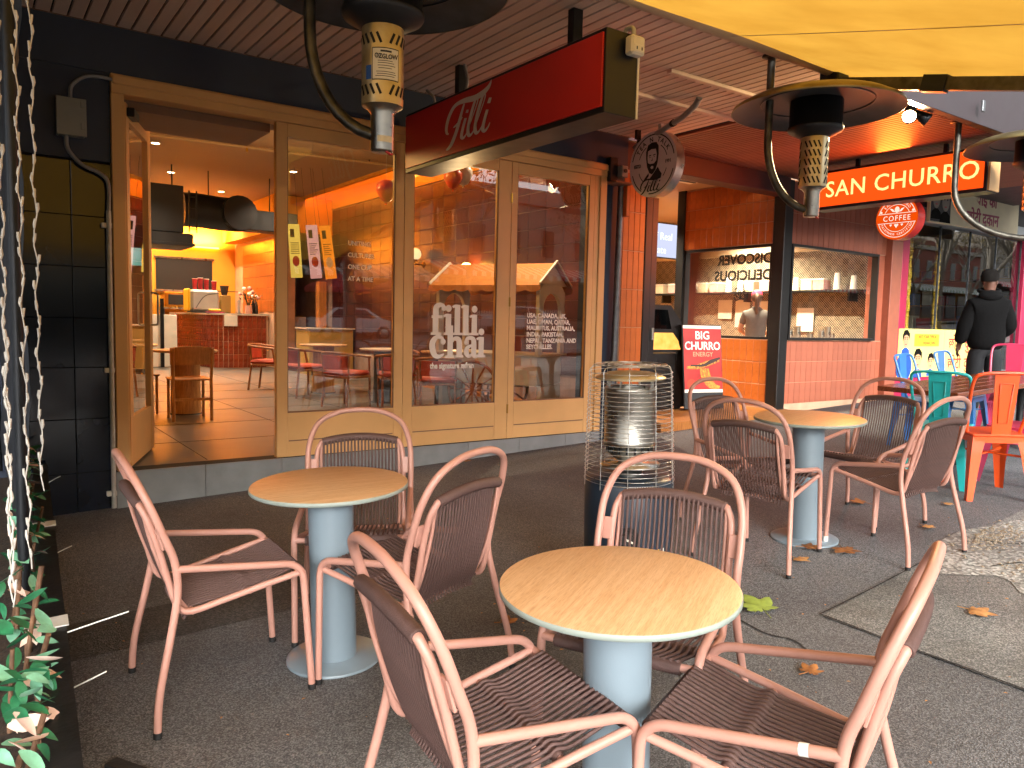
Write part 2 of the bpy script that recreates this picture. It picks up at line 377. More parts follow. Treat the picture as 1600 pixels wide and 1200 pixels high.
mat('conduit_white', '#bdbbb4', 0.5, var=.12, scale=14)
mat('meter_grey', '#8b908c', 0.55, var=.08, bump=.04)
mat('power_white', '#d6d0c0', 0.4, var=.06)
mat('vinyl_white', '#e6dfd6', 0.5, var=.02)
mat('dark_blue_heater', '#1e2a37', 0.35, var=.08, scale=4)
mat('wire_steel', '#c9c8c4', 0.3, metal=.9, var=.1, scale=30)
mat('orange_tile', '#c0682c', 0.30, var=.10, scale=9, rand=.10, rvar=.08)
mat('terracotta_tile', '#a86048', 0.42, var=.08, scale=9, rand=.08, rvar=.08)
mat('counter_tile', '#8e3a20', 0.28, var=.12, scale=9, rand=.14, rvar=.08)
mat('back_tile', '#b0642c', 0.35, var=.1, scale=9, rand=.12)
mat('burgundy_tile', '#4e201f', 0.32, var=.12, scale=5, rand=.10)
mat('grout_wall', '#a98c80', 0.9)
mat('black_frame', '#171514', 0.42, var=.12, scale=8)
mat('shop_cream', '#d8c8a8', 0.6, var=.05)
mat('shop_white', '#e3ddd0', 0.5, var=.04)
mat('magenta_paint', '#b01f48', 0.42, var=.06, scale=4)
mat('grey_alu', '#9a9fa3', 0.4, metal=.4, var=.08)
mat('poster_yellow', '#e6dc7c', 0.5, var=.03)
mat('poster_gold', '#e2b52b', 0.5, var=.03)
mat('poster_cream', '#dccfae', 0.55, var=.04)
mat('print_red', '#b3202a', 0.5, var=.03)
mat('print_magenta', '#94204a', 0.5, var=.03)
mat('skin_print', '#c99670', 0.6, var=.05)
mat('skin_print_grey', '#8c8178', 0.6, var=.1)
mat('hair_print', '#0e0b09', 0.9, spec=.15, var=.05)
mat('floor_polished', '#5f574f', 0.42, var=.14, scale=2.2, rvar=.12, bump=.02, bscale=12)
mat('ceiling_paint', '#a58c74', 0.7, var=.03)
mat('yellow_wall', '#e09a2a', 0.65, var=.03, scale=2)
mat('olive_wall', '#a98746', 0.65, var=.04, scale=2)
mat('lintel_brown', '#7a5a45', 0.6, var=.05)
mat('hood_black', '#15171c', 0.45, var=.15)
mat('stone_top', '#c9bdae', 0.3, var=.08, scale=20)
mat('machine_grey', '#a9a4a0', 0.35, var=.05, metal=.2)
mat('red_card', '#b53138', 0.5, var=.08, scale=12)
mat('leaf_dark', '#2d3a22', 0.6, var=.25, scale=30)
mat('petal_pink', '#e0a59a', 0.6, var=.12, scale=30)
mat('petal_white', '#e8ddcd', 0.6, var=.08, scale=30)
mat('vase_pink', '#c69486', 0.4, var=.05)
mat('seat_orange', '#b4442a', 0.7, var=.08, scale=20, bump=.1, bscale=200)
wood('bent_wood', '#9c6336', '#754421', (10, 10, 10), 0.4)
wood('light_wood', '#bd8a52', '#966534', (14, 14, 1.4), 0.45)
mat('cart_white', '#d9d2c2', 0.45, var=.06, scale=4)
mat('cart_canvas', '#b5712e', 0.75, var=.08, scale=20, bump=.1, bscale=200)
mat('brass', '#b58a3c', 0.3, metal=1.0, var=.1)
mat('balloon_orange', '#d8532b', 0.3, var=.03)
mat('balloon_white', '#e5d9c8', 0.3, var=.03)
mat('faint_glow_globe', '#d8d0c0', 0.4, var=.03, emis='#ffd9a0', estr=.25)  # faint warm glow put into the globe of the unlit wall lamp
glow('bulb_warm', '#ffb648', 14.0)
glow('downlight', '#ffd9a0', 12.0)
glow('led_strip', '#ff9a2a', 6.0)
glow('spot_lens', '#ffe2a8', 30.0)
glow('screen_glow', '#cfd4ec', 0.26, '#c0c6e4', 1.0)
glow('screen_text', '#f0ffff', 0.34)
glow('churro_sign_red', '#ff5214', 0.29, '#fa4c10', 1.2)
glow('churro_sign_text', '#ffe88c', 0.30)
glow('coffee_orange', '#f2530a', 0.22, '#ea4a05', 2.0)
glow('coffee_white', '#ffe6d2', 0.22)
glow('green_screen', '#3fae86', 0.8, '#d8efe6', 5.0)
glow('cabinet_light', '#ffc46a', 0.42, '#e08a2a', 14.0)
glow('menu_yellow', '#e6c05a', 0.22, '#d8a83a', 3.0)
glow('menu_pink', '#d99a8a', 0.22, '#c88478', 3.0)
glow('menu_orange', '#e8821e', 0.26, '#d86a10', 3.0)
mat('aboard_red', '#c9281c', 0.35, var=.12, scale=3, col2='#8f1414')
mat('aboard_white', '#ece3d4', 0.4, var=.03)
mat('churro_gold', '#d99a2c', 0.5, var=.2, scale=30, col2='#8a4a12')
mat('chocolate', '#2e140b', 0.4, var=.15, scale=30)
mat('skin_brown', '#5c3a2b', 0.6, var=.06, scale=20)
mat('skin_tan', '#b07f63', 0.6, var=.05, scale=20)
mat('jacket_black', '#0a0a0b', 0.95, spec=.15, var=.15, scale=14, bump=.3, bscale=35)
mat('denim_dark', '#0f1217', 0.85, var=.15, scale=40, bump=.15, bscale=200)
mat('shoe_black', '#151515', 0.6)
mat('shirt_grey', '#5a5650', 0.85, var=.08, scale=20, bump=.1, bscale=60)
mat('shirt_dark', '#22262a', 0.85, var=.1, scale=20)
mat('cap_pink', '#d0365e', 0.7, var=.06)
mat('hair_brown', '#5a3d28', 0.6, var=.2, scale=50)
mat('metal_teal', '#1fa6a8', 0.32, var=.06, scale=8, coat=.3)
mat('metal_blue', '#2b6fae', 0.32, var=.06, scale=8, coat=.3)
mat('metal_orange', '#e2521a', 0.32, var=.06, scale=8, coat=.3)
mat('metal_pink', '#c43a5c', 0.32, var=.06, scale=8, coat=.3)
mat('iron_black', '#1d1e20', 0.45, metal=.5, var=.15)
mat('leaf_autumn', '#96602c', 0.75, var=.2, scale=30, col2='#5f3617')
mat('leaf_tan', '#b98a52', 0.7, var=.2, scale=30, col2='#8a5a2c')
mat('leaf_lime', '#87983f', 0.6, var=.15, scale=30)
mat('faux_green', '#23724a', 0.55, var=.25, scale=25)
mat('faux_pale', '#7fc0a0', 0.55, var=.2, scale=25)
mat('faux_petal', '#e3c6b8', 0.6, var=.12, scale=25)
mat('stick_brown', '#6b4c35', 0.8, var=.25, scale=25, bump=.4, bscale=60)
mat('planter_black', '#16171a', 0.42, var=.25, scale=6, bump=.2, bscale=30)
mat('planter_soil', '#3a2c20', 0.95, var=.3, scale=30, bump=.8, bscale=60)
mat('sheet_black', '#121213', 0.5, var=.3, scale=5, bump=.9, bscale=9)
mat('string_white', '#c9c7c0', 0.5, var=.1, scale=20)
mat('cable_tie', '#d8ddd8', 0.4, var=.05)
mat('stone_chip', '#8a8072', 0.85, var=.25, scale=40, col2='#6a5a45')
mat('timber_scrap', '#2c2a2a', 0.8, var=.2, scale=20, bump=.3)
# translucent awning cloth
m_, t_, b_, o_ = new_mat('awning_cloth'); t_.nodes.remove(b_)
df = t_.nodes.new('ShaderNodeBsdfDiffuse'); tl = t_.nodes.new('ShaderNodeBsdfTranslucent'); mx_ = t_.nodes.new('ShaderNodeMixShader'); mx_.inputs[0].default_value = .42
tc_ = t_.nodes.new('ShaderNodeTexCoord'); n_ = t_.nodes.new('ShaderNodeTexNoise'); n_.inputs['Scale'].default_value = 2.2; n_.inputs['Detail'].default_value = 7
r_ = t_.nodes.new('ShaderNodeValToRGB'); r_.color_ramp.elements[0].color = (*lin('#ac7d2c'), 1); r_.color_ramp.elements[1].color = (*lin('#c0923a'), 1); r_.color_ramp.elements[0].position = .3; r_.color_ramp.elements[1].position = .7
t_.links.new(tc_.outputs['Object'], n_.inputs['Vector']); t_.links.new(n_.outputs[0], r_.inputs[0]); t_.links.new(r_.outputs[0], df.inputs[0]); t_.links.new(r_.outputs[0], tl.inputs[0])
t_.links.new(df.outputs[0], mx_.inputs[1]); t_.links.new(tl.outputs[0], mx_.inputs[2]); t_.links.new(mx_.outputs[0], o_.inputs[0])
# black-and-cream geometric wall tiles of the neighbouring shop
m_, t_, b_, o_ = new_mat('pattern_tile'); n = t_.nodes; l = t_.links
tc_ = n.new('ShaderNodeTexCoord'); mg = n.new('ShaderNodeTexMagic'); mg.turbulence_depth = 2; mg.inputs['Scale'].default_value = 30; mg.inputs['Distortion'].default_value = 1.2
ck = n.new('ShaderNodeTexChecker'); ck.inputs['Scale'].default_value = 10; ck.inputs[1].default_value = (.62, .5, .34, 1); ck.inputs[2].default_value = (.05, .04, .03, 1)
rr = n.new('ShaderNodeValToRGB'); rr.color_ramp.interpolation = 'CONSTANT'; rr.color_ramp.elements[1].position = .52; rr.color_ramp.elements[0].color = (.045, .035, .03, 1); rr.color_ramp.elements[1].color = (.66, .55, .38, 1)
mm_ = n.new('ShaderNodeMix'); mm_.data_type = 'RGBA'; mm_.inputs[0].default_value = .12
l.new(tc_.outputs['Object'], mg.inputs[0]); l.new(tc_.outputs['Object'], ck.inputs[0]); l.new(mg.outputs[1], rr.inputs[0]); l.new(rr.outputs[0], mm_.inputs[6]); l.new(ck.outputs[0], mm_.inputs[7]); l.new(mm_.outputs[2], b_.inputs['Base Color']); b_.inputs['Roughness'].default_value = .3
glass('glass_clear'); glass('glass_shop2', (0.9, 0.92, 0.9), gain=1.8); glass('glass_shop3', (0.85, 0.88, 0.86), gain=2.0)

# ================================================================== SETTING
def slope_sheet(name, material, x0, y0, x1, y1, dz, nx=1, ny=1):
    mb = MB(); V = []; F = []
    for j in range(ny + 1):
        for i in range(nx + 1):
            x = x0 + (x1 - x0)*i/nx; y = y0 + (y1 - y0)*j/ny; V.append((x, y, gz(x, y) + dz))
    for j in range(ny):
        for i in range(nx): a = j*(nx + 1) + i; F.append((a, a + 1, a + nx + 2, a + nx + 1))
    return struct(mb.add(V, F).build(name, material))
slope_sheet('ground', 'asphalt_road', -220, -260, 260, 200, -0.16)
slope_sheet('pavement', 'asphalt_path', -60, -3.3, 80, 6.22, 0.0)
# kerb stones along the street edge
kerb = struct(bpy.data.objects.new('kerb', None)); COL.objects.link(kerb)
kmb = MB().box(-0.595, -0.15, -0.16, 0.595, 0.15, 0.0, 0.015); kme = kmb.mesh('kerb_stone')
for i in range(-14, 24):
    x = i*1.2; a = math.atan(GS); m = Matrix.Rotation(-a, 4, 'Y'); m.translation = Vector((x, -3.45, gz(x, -3.45) + 0.003)); inst(kme, 'kerb_stone', 'kerb_stone', kerb, m)
def ground_poly(name, material, pts, dz):
    V = [(x, y, gz(x, y) + dz) for x, y in pts]; return struct(MB().add(V, [tuple(range(len(pts)))]).build(name, material))
# newer asphalt panel with a cut edge, older cracked concrete beyond it, dark trench reinstatement
ground_poly('pavement_panel', 'asphalt_slab', [(3.34, 2.07), (3.34, -3.2), (14, -3.2), (14, 2.9), (6.2, 2.32), (4.5, 2.17)], 0.004)
random.seed(3)
edge = [(4.38, 2.02), (4.47, 1.93), (4.60, 1.82), (4.58, 1.74), (4.44, 1.64), (4.42, 1.52), (4.60, 1.38), (5.2, 1.25), (7.5, 1.0), (9.5, 1.0), (9.5, 2.5), (6.9, 2.33), (5.9, 2.22), (5.3, 2.33), (4.92, 2.30), (4.66, 2.19)]
ground_poly('concrete_patch', 'old_concrete', edge, 0.008)
def strip(name, pts, wd, dz, jag=0.3):
    mb = MB(); P = crom([(x, y, 0) for x, y in pts], 8); L = []
    for i, p in enumerate(P):
        a = P[max(i - 1, 0)]; b = P[min(i + 1, len(P) - 1)]; d = (b - a); d = Vector((-d.y, d.x)).normalized()*wd*(1 + random.uniform(-jag, jag))/2
        L.append([(p.x + d.x, p.y + d.y), (p.x - d.x, p.y - d.y)])
    for a, b in zip(L, L[1:]): mb.add([(x, y, gz(x, y) + dz) for x, y in (a[1], b[1], b[0], a[0])], [(0, 1, 2, 3)])
    return struct(mb.build(name, 'joint_dirt'))
strip('pavement_joint', [(3.34, 2.07), (3.335, 1.6), (3.34, 1.2), (3.34, -0.3)], 0.012, 0.010)
strip('pavement_joint', [(3.33, 2.075), (3.9, 2.115), (4.5, 2.17)], 0.007, 0.010)
strip('pavement_crack', [(2.98, 2.28), (2.95, 2.10), (2.99, 1.98), (2.93, 1.85)], 0.010, 0.004, .6)
strip('pavement_crack', [(4.75, 1.9), (4.95, 1.82), (5.0, 1.70), (4.85, 1.62)], 0.012, 0.012, .6)
strip('pavement_crack', [(5.2, 2.2), (5.28, 2.0), (5.6, 1.9), (5.7, 1.6)], 0.010, 0.012, .6)
ground_poly('pavement_trench', 'trench_fill', [(-3, 4.05), (2.2, 4.05), (2.25, 3.62), (-3, 3.62)], 0.004)
slope_sheet('unseen_bounce_strip', 'pale_bounce_strip', -40, -3.28, 60, -0.35, 0.005)  # unseen pale strip added to bounce light up onto soffit and awning
# loose stone chips where the concrete breaks up
random.seed(21); mb = MB()
for i in range(420):
    a = random.random(); cx, cy = (5.35 + random.gauss(0, .22), 2.14 + random.gauss(0, .07)) if a < .7 else (4.9 + random.gauss(0, .15), 1.75 + random.gauss(0, .08))
    r = random.uniform(.005, .016); z = gz(cx, cy) + 0.008
    V = [(cx + r*random.uniform(.6, 1)*math.cos(t*PI/2.5), cy + r*random.uniform(.6, 1)*math.sin(t*PI/2.5), z) for t in range(5)] + [(cx, cy, z + r*.7)]
    mb.add(V, [(k, (k + 1) % 5, 5) for k in range(5)])
g = mb.build('gravel', 'stone_chip'); g['kind'] = 'stuff'; g['label'] = 'loose stone chips in the broken concrete'

# ================================================================== CAFE SHOPFRONT
FY = 6.2; FZ = 0.295
cafe = thing('cafe_building', 'cafe with tan timber shopfront, navy fascia and big glass panels', 'building', T(0.87, FY, 0.03))
C0 = T(-0.87, -FY, -0.03)
def cp(mb, name, material, parent=None, m=None):
    """part of the cafe given in world coordinates"""
    o = mb.build(name, material, parent or cafe)
    o.matrix_local = (C0 if parent is None else Matrix.Identity(4)) @ (m or Matrix.Identity(4)); return o
# tiled pier left of the door
pier = cp(MB().box(0.28, 6.23, -0.05, 0.868, 6.6, 2.515), 'pier', 'grout_dark')
rows = [-0.03, 0.30, 0.69, 1.06, 1.41, 1.77, 2.125, 2.50]
for j in range(7):
    for (a, b) in ((0.285, 0.612), (0.617, 0.866)):
        MB().box(a, 6.212, rows[j] + .0015, b, 6.232, rows[j + 1] - .0015, .002).build('tile', 'navy_tile', pier)
cp(MB().box(0.27, 6.205, 2.515, 0.868, 6.6, 3.13), 'upper_pier', 'navy_wall')
cp(MB().box(-3.0, 6.19, 3.13, 5.86, 6.6, 3.475), 'fascia', 'navy_wall')
cp(MB().box(-3.0, 6.25, 3.56, 6.2, 6.6, 8.0), 'upper_wall', 'olive_wall')
cp(MB().box(-3.0, 6.22, -0.3, 0.275, 6.6, 3.13), 'side_wall', 'navy_wall')
cp(MB().tube([(0.3, 6.185, 3.462), (5.85, 6.185, 3.462)], 0.012, 6), 'cover_strip', 'lintel_brown')
# timber frame
fr = cp(MB().box(0.87, 6.17, FZ, 0.955, 6.32, 2.995, .004), 'door_jamb', 'frame_tan')
cp(MB().box(0.87, 6.165, 2.995, 5.56, 6.32, 3.128, .004), 'frame_head', 'frame_tan')
cp(MB().box(0.88, 6.145, 3.055, 5.55, 6.17, 3.115, .006), 'head_moulding', 'frame_tan')
cp(MB().box(5.47, 6.17, FZ, 5.56, 6.32, 2.995, .004), 'end_jamb', 'frame_tan')
cp(MB().box(5.405, 6.185, FZ, 5.468, 6.31, 2.993, .004), 'inner_jamb', 'frame_tan')
cp(MB().box(0.957, 6.325, 2.93, 2.04, 6.95, 3.02), 'lintel', 'lintel_brown')
cp(MB().box(0.45, 6.325, 3.022, 5.6, 6.62, 4.2), 'lintel_wall', 'lintel_brown')
def panel(x0, x1, gx0, gx1, gz0=0.66, gz1=2.887, name='glazed_panel'):
    p = MB()
    y0, y1 = 6.185, 6.245; b = .003
    p.box(x0, y0, FZ + .002, gx0, y1, 2.993, b); p.box(gx1, y0, FZ + .002, x1, y1, 2.993, b)
    p.box(gx0 + .0005, y0 + .001, FZ + .002, gx1 - .0005, y1 - .001, gz0, b); p.box(gx0 + .0005, y0 + .001, gz1, gx1 - .0005, y1 - .001, 2.993, b)
    o = cp(p, name, 'frame_tan')
    # shallow groove across the bottom rail
    MB().box(gx0 + .01, y0 - .0025, .425, gx1 - .01, y0 + .004, .434).build('groove', 'lintel_brown', o)
    MB().box(gx0 - .004, y0 + .012, gz0 - .004, gx1 + .004, y0 + .018, gz0 + .012).build('bead', 'lintel_brown', o)
    for (a, b_) in ((gx0 - .001, gx0 + .006), (gx1 - .006, gx1 + .001)): MB().box(a, y0 + .004, gz0, b_, y0 + .02, gz1).build('bead', 'lintel_brown', o)
    gm = MB(); gm.quad((gx0, 6.223, gz0), (gx1, 6.223, gz0), (gx1, 6.203, gz1), (gx0, 6.203, gz1)); gm.build('pane', 'glass_clear', o)
    return o
pn1 = panel(2.045, 3.183, 2.135, 3.098)
pn2 = panel(3.187, 4.338, 3.281, 4.190)
pn3 = panel(4.342, 5.404, 4.415, 5.335)
for z in (.55, 1.6, 2.6): cp(MB().box(4.333, 6.176, z, 4.347, 6.186, z + .09), 'hinge', 'brass')
# open door leaf, hinged at the left jamb and swung inwards
dm = T(0.958, 6.27, FZ + .012) @ RZ(70)
door = MB().box(0, -.022, 0, .10, .022, 2.66, .003).box(.80, -.022, 0, .92, .022, 2.66, .003).box(.1005, -.021, 0, .7995, .021, .37, .003).box(.1005, -.021, 2.55, .7995, .021, 2.66, .003).build('door', 'frame_tan', cafe, C0 @ dm)
MB().quad((.1, 0, .37), (.8, 0, .37), (.8, 0, 2.55), (.1, 0, 2.55)).build('pane', 'glass_clear', door)
MB().tube(fillet([(.86, -.02, 1.05), (.86, -.075, 1.05), (.86, -.075, 1.32), (.86, -.02, 1.32)], .03), .009).build('handle', 'stainless', door)
MB().box(.02, -.075, 2.565, .20, -.023, 2.63, .006).build('door_closer', 'steel_dark', door)
# threshold step faced with grey tiles
x = 0.86
for k, wd in enumerate((.62, .60, .60, .60, .60, .60, .60, .48)):
    x2 = min(x + wd, 5.55); V = [(x + .002, 6.16, gz(x, 6.16) - .03), (x2 - .002, 6.16, gz(x2, 6.16) - .03), (x2 - .002, 6.16, .293), (x + .002, 6.16, .293)]
    mb = MB(); mb.add([*V, *[(a, 6.18, c) for a, b, c in V]], [(0, 1, 2, 3), (3, 2, 6, 7), (0, 3, 7, 4), (1, 5, 6, 2)]); cp(mb, 'step_tile', 'step_tile'); x = x2
    if x >= 5.55: break
cp(MB().box(0.86, 6.176, -0.1, 5.55, 6.33, .2945), 'step', 'grout_dark')
# pier and services right of the shopfront
cp(MB().box(5.562, 6.24, -0.1, 5.848, 6.6, 3.13), 'end_pier', 'navy_wall')
cp(MB().tube([(5.70, 6.19, .17), (5.735, 6.17, 1.2), (5.76, 6.17, 2.95)], .036, 10), 'downpipe', 'steel_grey')
# --- interior shell
RW = 6.6
cp(MB().box(0.40, 6.331, 0.05, RW + .2, 21, .290), 'floor', 'floor_polished')
for xx in (1.55, 2.75, 3.95, 5.15): cp(MB().box(xx - .003, 6.4, .2895, xx + .003, 20, .2915), 'floor_joint', 'joint_dirt')
for yy in (7.4, 8.6, 9.8, 11.0, 12.2, 13.4): cp(MB().box(.6, yy - .003, .2895, 6.5, yy + .003, .2918), 'floor_joint', 'joint_dirt')
cp(MB().box(0.35, 6.62, 4.02, 5.95, 21, 4.2), 'ceiling', 'ceiling_paint')
cp(MB().box(5.95, 6.62, 4.55, RW + .2, 21, 4.7), 'cove_top', 'yellow_wall')
cp(MB().box(5.93, 6.63, 3.96, 5.99, 18, 4.545), 'cove_edge', 'yellow_wall')
cp(MB().box(0.2, 6.62, .05, .5, 21, 4.6), 'left_wall', 'olive_wall')
rw = cp(MB().box(RW, 7.1, .05, RW + .2, 21, 4.6), 'right_wall', 'grout_wall')
cp(MB().prism([(5.6, 6.35), (5.7, 6.28), (6.8, 7.15), (6.6, 7.2)], 4.5, T(0, 0, .05)), 'corner_wall', 'lintel_brown')
cp(MB().box(0.5, 20.2, .05, RW, 20.4, 4.6), 'back_wall', 'yellow_wall')
tme = MB().box(-.012, .002, .002, 0, .398, .248, .003).mesh('tile')
for j in range(12):
    for i in range(22): inst(tme, 'tile', 'burgundy_tile', rw, T(RW - .001, 7.35 + .402*i, .75 + .252*j))
cp(MB().box(RW - .03, 7.1, 3.80, RW - .002, 18, 4.25), 'upper_band', 'olive_wall')
# inner partition with orange tiles behind the counter
pw = cp(MB().box(5.62, 16.6, .3, 5.9, 20.2, 4.0), 'partition', 'grout_pale')
tme2 = MB().box(-.014, .003, .003, 0, .095, .262, .003).mesh('tile')
for j in range(6):
    for i in range(28): inst(tme2, 'tile', 'back_tile', pw, T(5.62, 16.7 + .1*i, 1.55 + .27*j))
cp(MB().box(5.3, 16.2, 3.25, 6.59, 20.2, 4.0), 'bulkhead', 'yellow_wall')
# cove light
strip_o = cp(MB().box(6.02, 7.2, 4.10, 6.08, 17.8, 4.13), 'cove_light', 'led_strip')
area_light(cafe, Vector((6.2 - .87, 12.5 - FY, 4.16 - .03)), .1, 10.5, 150, (1, .55, .14), (.55, 0, 1))
lc = cp(MB().box(.52, 6.75, 3.62, .60, 9.6, 3.66), 'cove_light', 'led_strip'); area_light(cafe, Vector((.68 - .87, 8.2 - FY, 3.66)), .1, 2.8, 80, (1, .62, .2), (.6, 0, 1))
back_wall_fill = cp(MB().box(2.2, 20.1, 3.1, 5.2, 20.15, 3.14), 'cove_light', 'led_strip'); area_light(cafe, Vector((3.7 - .87, 19.95 - FY, 3.2)), 3.0, .1, 110, (1, .55, .14), (0, .6, 1))  # strip and its light added to brighten the dark back wall
# recessed ceiling downlights; those near back wall and cart added to brighten them
for (lx, ly) in ((2.4, 12.8), (3.4, 11.2), (4.8, 13.6), (3.1, 15.2), (4.4, 16.8), (1.6, 15.5), (3.6, 19.2), (4.9, 19.0), (5.45, 7.05)):
    dl = cp(MB().lathe([(.055, 4.019), (.055, 4.012), (.075, 4.010), (.075, 4.019)], 20, (lx, ly, 0)), 'downlight', 'shop_white')
    MB().disc(.054, 4.0145, 20, (lx, ly), False).build('lens', 'downlight', dl)
    spot(cafe, Vector((lx - .87, ly - FY, 3.97)), 105, 120, .8, (1, .80, .55))
# --- writing on the glass
def glass_text(body, size, x, z, parent, **k): return text('lettering', body, size, frame((x, 6.196, z), (1, 0, 0), (0, 0, 1)), 'vinyl_white', parent, .0004, **k)
for i, s in enumerate(('USA, CANADA, UK,', 'UAE, OMAN, QATAR,', 'MAURITUS, AUSTRALIA,', 'INDIA, PAKISTAN,', 'NEPAL, TANZANIA AND', 'SEYCHELLES.')):
    glass_text(s, .062, 4.565, 1.50 - .063*i, pn3, offset=.0022, sx=.95)
for i, s in enumerate(('UNITING', 'CULTURES', 'ONE CUP', 'AT A TIME')): glass_text(s, .055, 2.66, 2.07 - .10*i, pn1, offset=.0012, sx=.92)
glass_text('the signature zafran', .075, 3.47, 1.005, pn2, offset=.003, sx=.80)
# big word mark: heavy rounded serif letters drawn as strokes (unit = x-height letters)
def wordmark(parent, ox, oz, s):
    mb = MB(); zz = [0.0]
    def rb(pts, ws): zz[0] += .00025; ribbon(mb, [(ox + p[0]*s, oz + p[1]*s) for p in pts], [w_*s for w_ in ws], zz[0])
    def blob(x, y, r): zz[0] += .00025; mb.add([(ox + s*(x + r*math.cos(2*PI*i/14)), oz + s*(y + r*math.sin(2*PI*i/14)), zz[0]) for i in range(14)], [tuple(range(14))])
    def stem(x, y0, y1, wd=.30, l=1, r=1, top=True):
        rb([(x, y0), (x, y1)], [wd, wd]); rb([(x - .15 - .10*l, y0 + .06), (x + .15 + .10*r, y0 + .06)], [.12, .12])
        if top: rb([(x - .27, y1 - .12), (x - .12, y1 - .06), (x + .1, y1 - .06)], [.10, .13, .12])
    # row 1: f i l l i .   baseline y = 1.05
    b = 1.05
    rb([(.30, b), (.30, b + 1.05), (.36, b + 1.30), (.58, b + 1.40), (.74, b + 1.30)], [.30, .30, .28, .20, .20]); blob(.74, b + 1.24, .13); rb([(.08, b + .84), (.66, b + .84)], [.14, .14]); rb([(.05, b + .06), (.62, b + .06)], [.12, .12])
    stem(.98, b, b + .98); blob(.98, b + 1.24, .165)
    stem(1.46, b, b + 1.42); stem(1.93, b, b + 1.42)
    stem(2.40, b, b + .98); blob(2.40, b + 1.24, .165); 
    # row 2: c h a i
    rb([(.72, .80), (.60, .93), (.36, .95), (.16, .74), (.14, .45), (.24, .16), (.48, .05), (.76, .18)], [.14, .16, .20, .30, .32, .28, .18, .08]); blob(.70, .74, .14)
    stem(1.08, 0, 1.50); rb([(1.12, .66), (1.30, .88), (1.52, .84), (1.58, .60), (1.58, 0)], [.10, .18, .28, .30, .30]); rb([(1.36, .06), (1.82, .06)], [.12, .12])
    rb([(1.93, .74), (2.02, .90), (2.25, .92), (2.38, .76), (2.39, .20), (2.50, .05), (2.62, .12)], [.14, .16, .20, .28, .30, .20, .08]); blob(1.97, .72, .13)
    rb([(2.36, .58), (2.12, .52), (1.98, .36), (2.00, .16), (2.16, .06), (2.36, .22)], [.10, .16, .26, .26, .16, .08])
    stem(2.80, 0, .98); blob(2.80, 1.22, .165)
    return mb.build('lettering', 'vinyl_white', parent, frame((0, 6.197, 0), (1, 0, 0), (0, 0, 1)))
wordmark(pn2, 3.463, 1.105, .200)

# ================================================================== CANOPY over the footpath
canopy = thing('street_canopy', 'brown slatted canopy ceiling over the footpath in front of the shops', 'canopy', T(0, 6.2, 3.46))
K0 = T(0, -6.2, -3.46)
cb = MB().box(-4, 3.66, 3.478, 6.22, 6.188, 3.56).build('backing', 'soffit_gap', canopy, K0)
sm1 = MB().box(-.043, 3.68, 3.455, .043, 6.18, 3.478, .004).mesh('slat')
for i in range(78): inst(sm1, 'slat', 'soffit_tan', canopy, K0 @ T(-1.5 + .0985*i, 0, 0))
MB().box(6.222, 3.56, 3.478, 11.8, 6.44, 3.56).build('backing', 'soffit_gap', canopy, K0)
sm2 = MB().box(-.026, 3.70, 3.452, .026, 6.42, 3.478, .004).mesh('slat')
for i in range(82): inst(sm2, 'slat', 'soffit_dark', canopy, K0 @ T(6.26 + .0675*i, 0, 0))
MB().box(-4, 3.62, 3.44, 6.22, 3.66, 3.60, .004).build('edge_beam', 'steel_dark', canopy, K0)
MB().box(6.222, 3.47, 3.37, 14.5, 3.55, 4.25, .004).build('edge_beam', 'beam_purple', canopy, K0)
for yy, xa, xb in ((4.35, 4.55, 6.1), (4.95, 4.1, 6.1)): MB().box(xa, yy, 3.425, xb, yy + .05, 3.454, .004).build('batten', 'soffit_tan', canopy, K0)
for xx in (7.6, 8.9, 10.2): MB().box(xx, 3.40, 3.46, xx + .05, 3.42, 3.56, .004).build('bracket', 'steel_grey', canopy, K0)
MB().box(-4, 3.70, 3.60, 14.5, 6.25, 3.66).build('roof', 'beam_purple', canopy, K0)
MB().box(11.82, 3.56, 3.98, 18, 6.44, 4.06).build('high_soffit', 'beam_purple', canopy, K0)

# ================================================================== AWNING cloth
awn = thing('yellow_awning', 'yellow translucent cloth awning pulled out from the canopy edge', 'awning', T(0, 3.5, 3.4))
A0 = T(0, -3.5, -3.4)
AX0, AX1 = -2.6, 5.62
def awz(y): return 3.36 - .232*(3.5 - y)
nx, ny = 56, 24; V = []; F = []
for j in range(ny + 1):
    y = 3.5 - j*4.5/ny  # out-of-view front reach of the cloth set to shade the foreground
    for i in range(nx + 1):
        x = AX0 + (AX1 - AX0)*i/nx; bay = ((x - AX0)/1.36) % 1.0; s = math.sin(PI*j/ny)
        V.append((x, y, awz(y) + .03 - .05*s*math.sin(PI*bay) - .03*s + .006*math.sin(3.1*x + 2*y)))
for j in range(ny):
    for i in range(nx): a = j*(nx + 1) + i; F.append((a, a + 1, a + nx + 2, a + nx + 1))
MB().add(V, F, True).build('cloth', 'awning_cloth', awn, A0)
for k in range(1, 6):
    xx = AX0 + 1.36*k; P = [(xx, 3.5 - j*4.5/12, awz(3.5 - j*4.5/12) + .018 - .03*math.sin(PI*j/12)) for j in range(13)]
    mb = MB(); 
    for a, b in zip(P, P[1:]): mb.quad((a[0] - .008, a[1], a[2]), (a[0] + .008, a[1], a[2]), (b[0] + .008, b[1], b[2]), (b[0] - .008, b[1], b[2]))
    mb.build('seam', 'lintel_brown', awn, A0)
MB().tube([(AX0, 3.52, 3.425), (AX1 + .02, 3.52, 3.425)], .062, 18).build('roller', 'roller_beige', awn, A0)
armP = [(5.42, 3.48, 3.30), (5.42, -1.0, 3.30 - .232*4.48)]
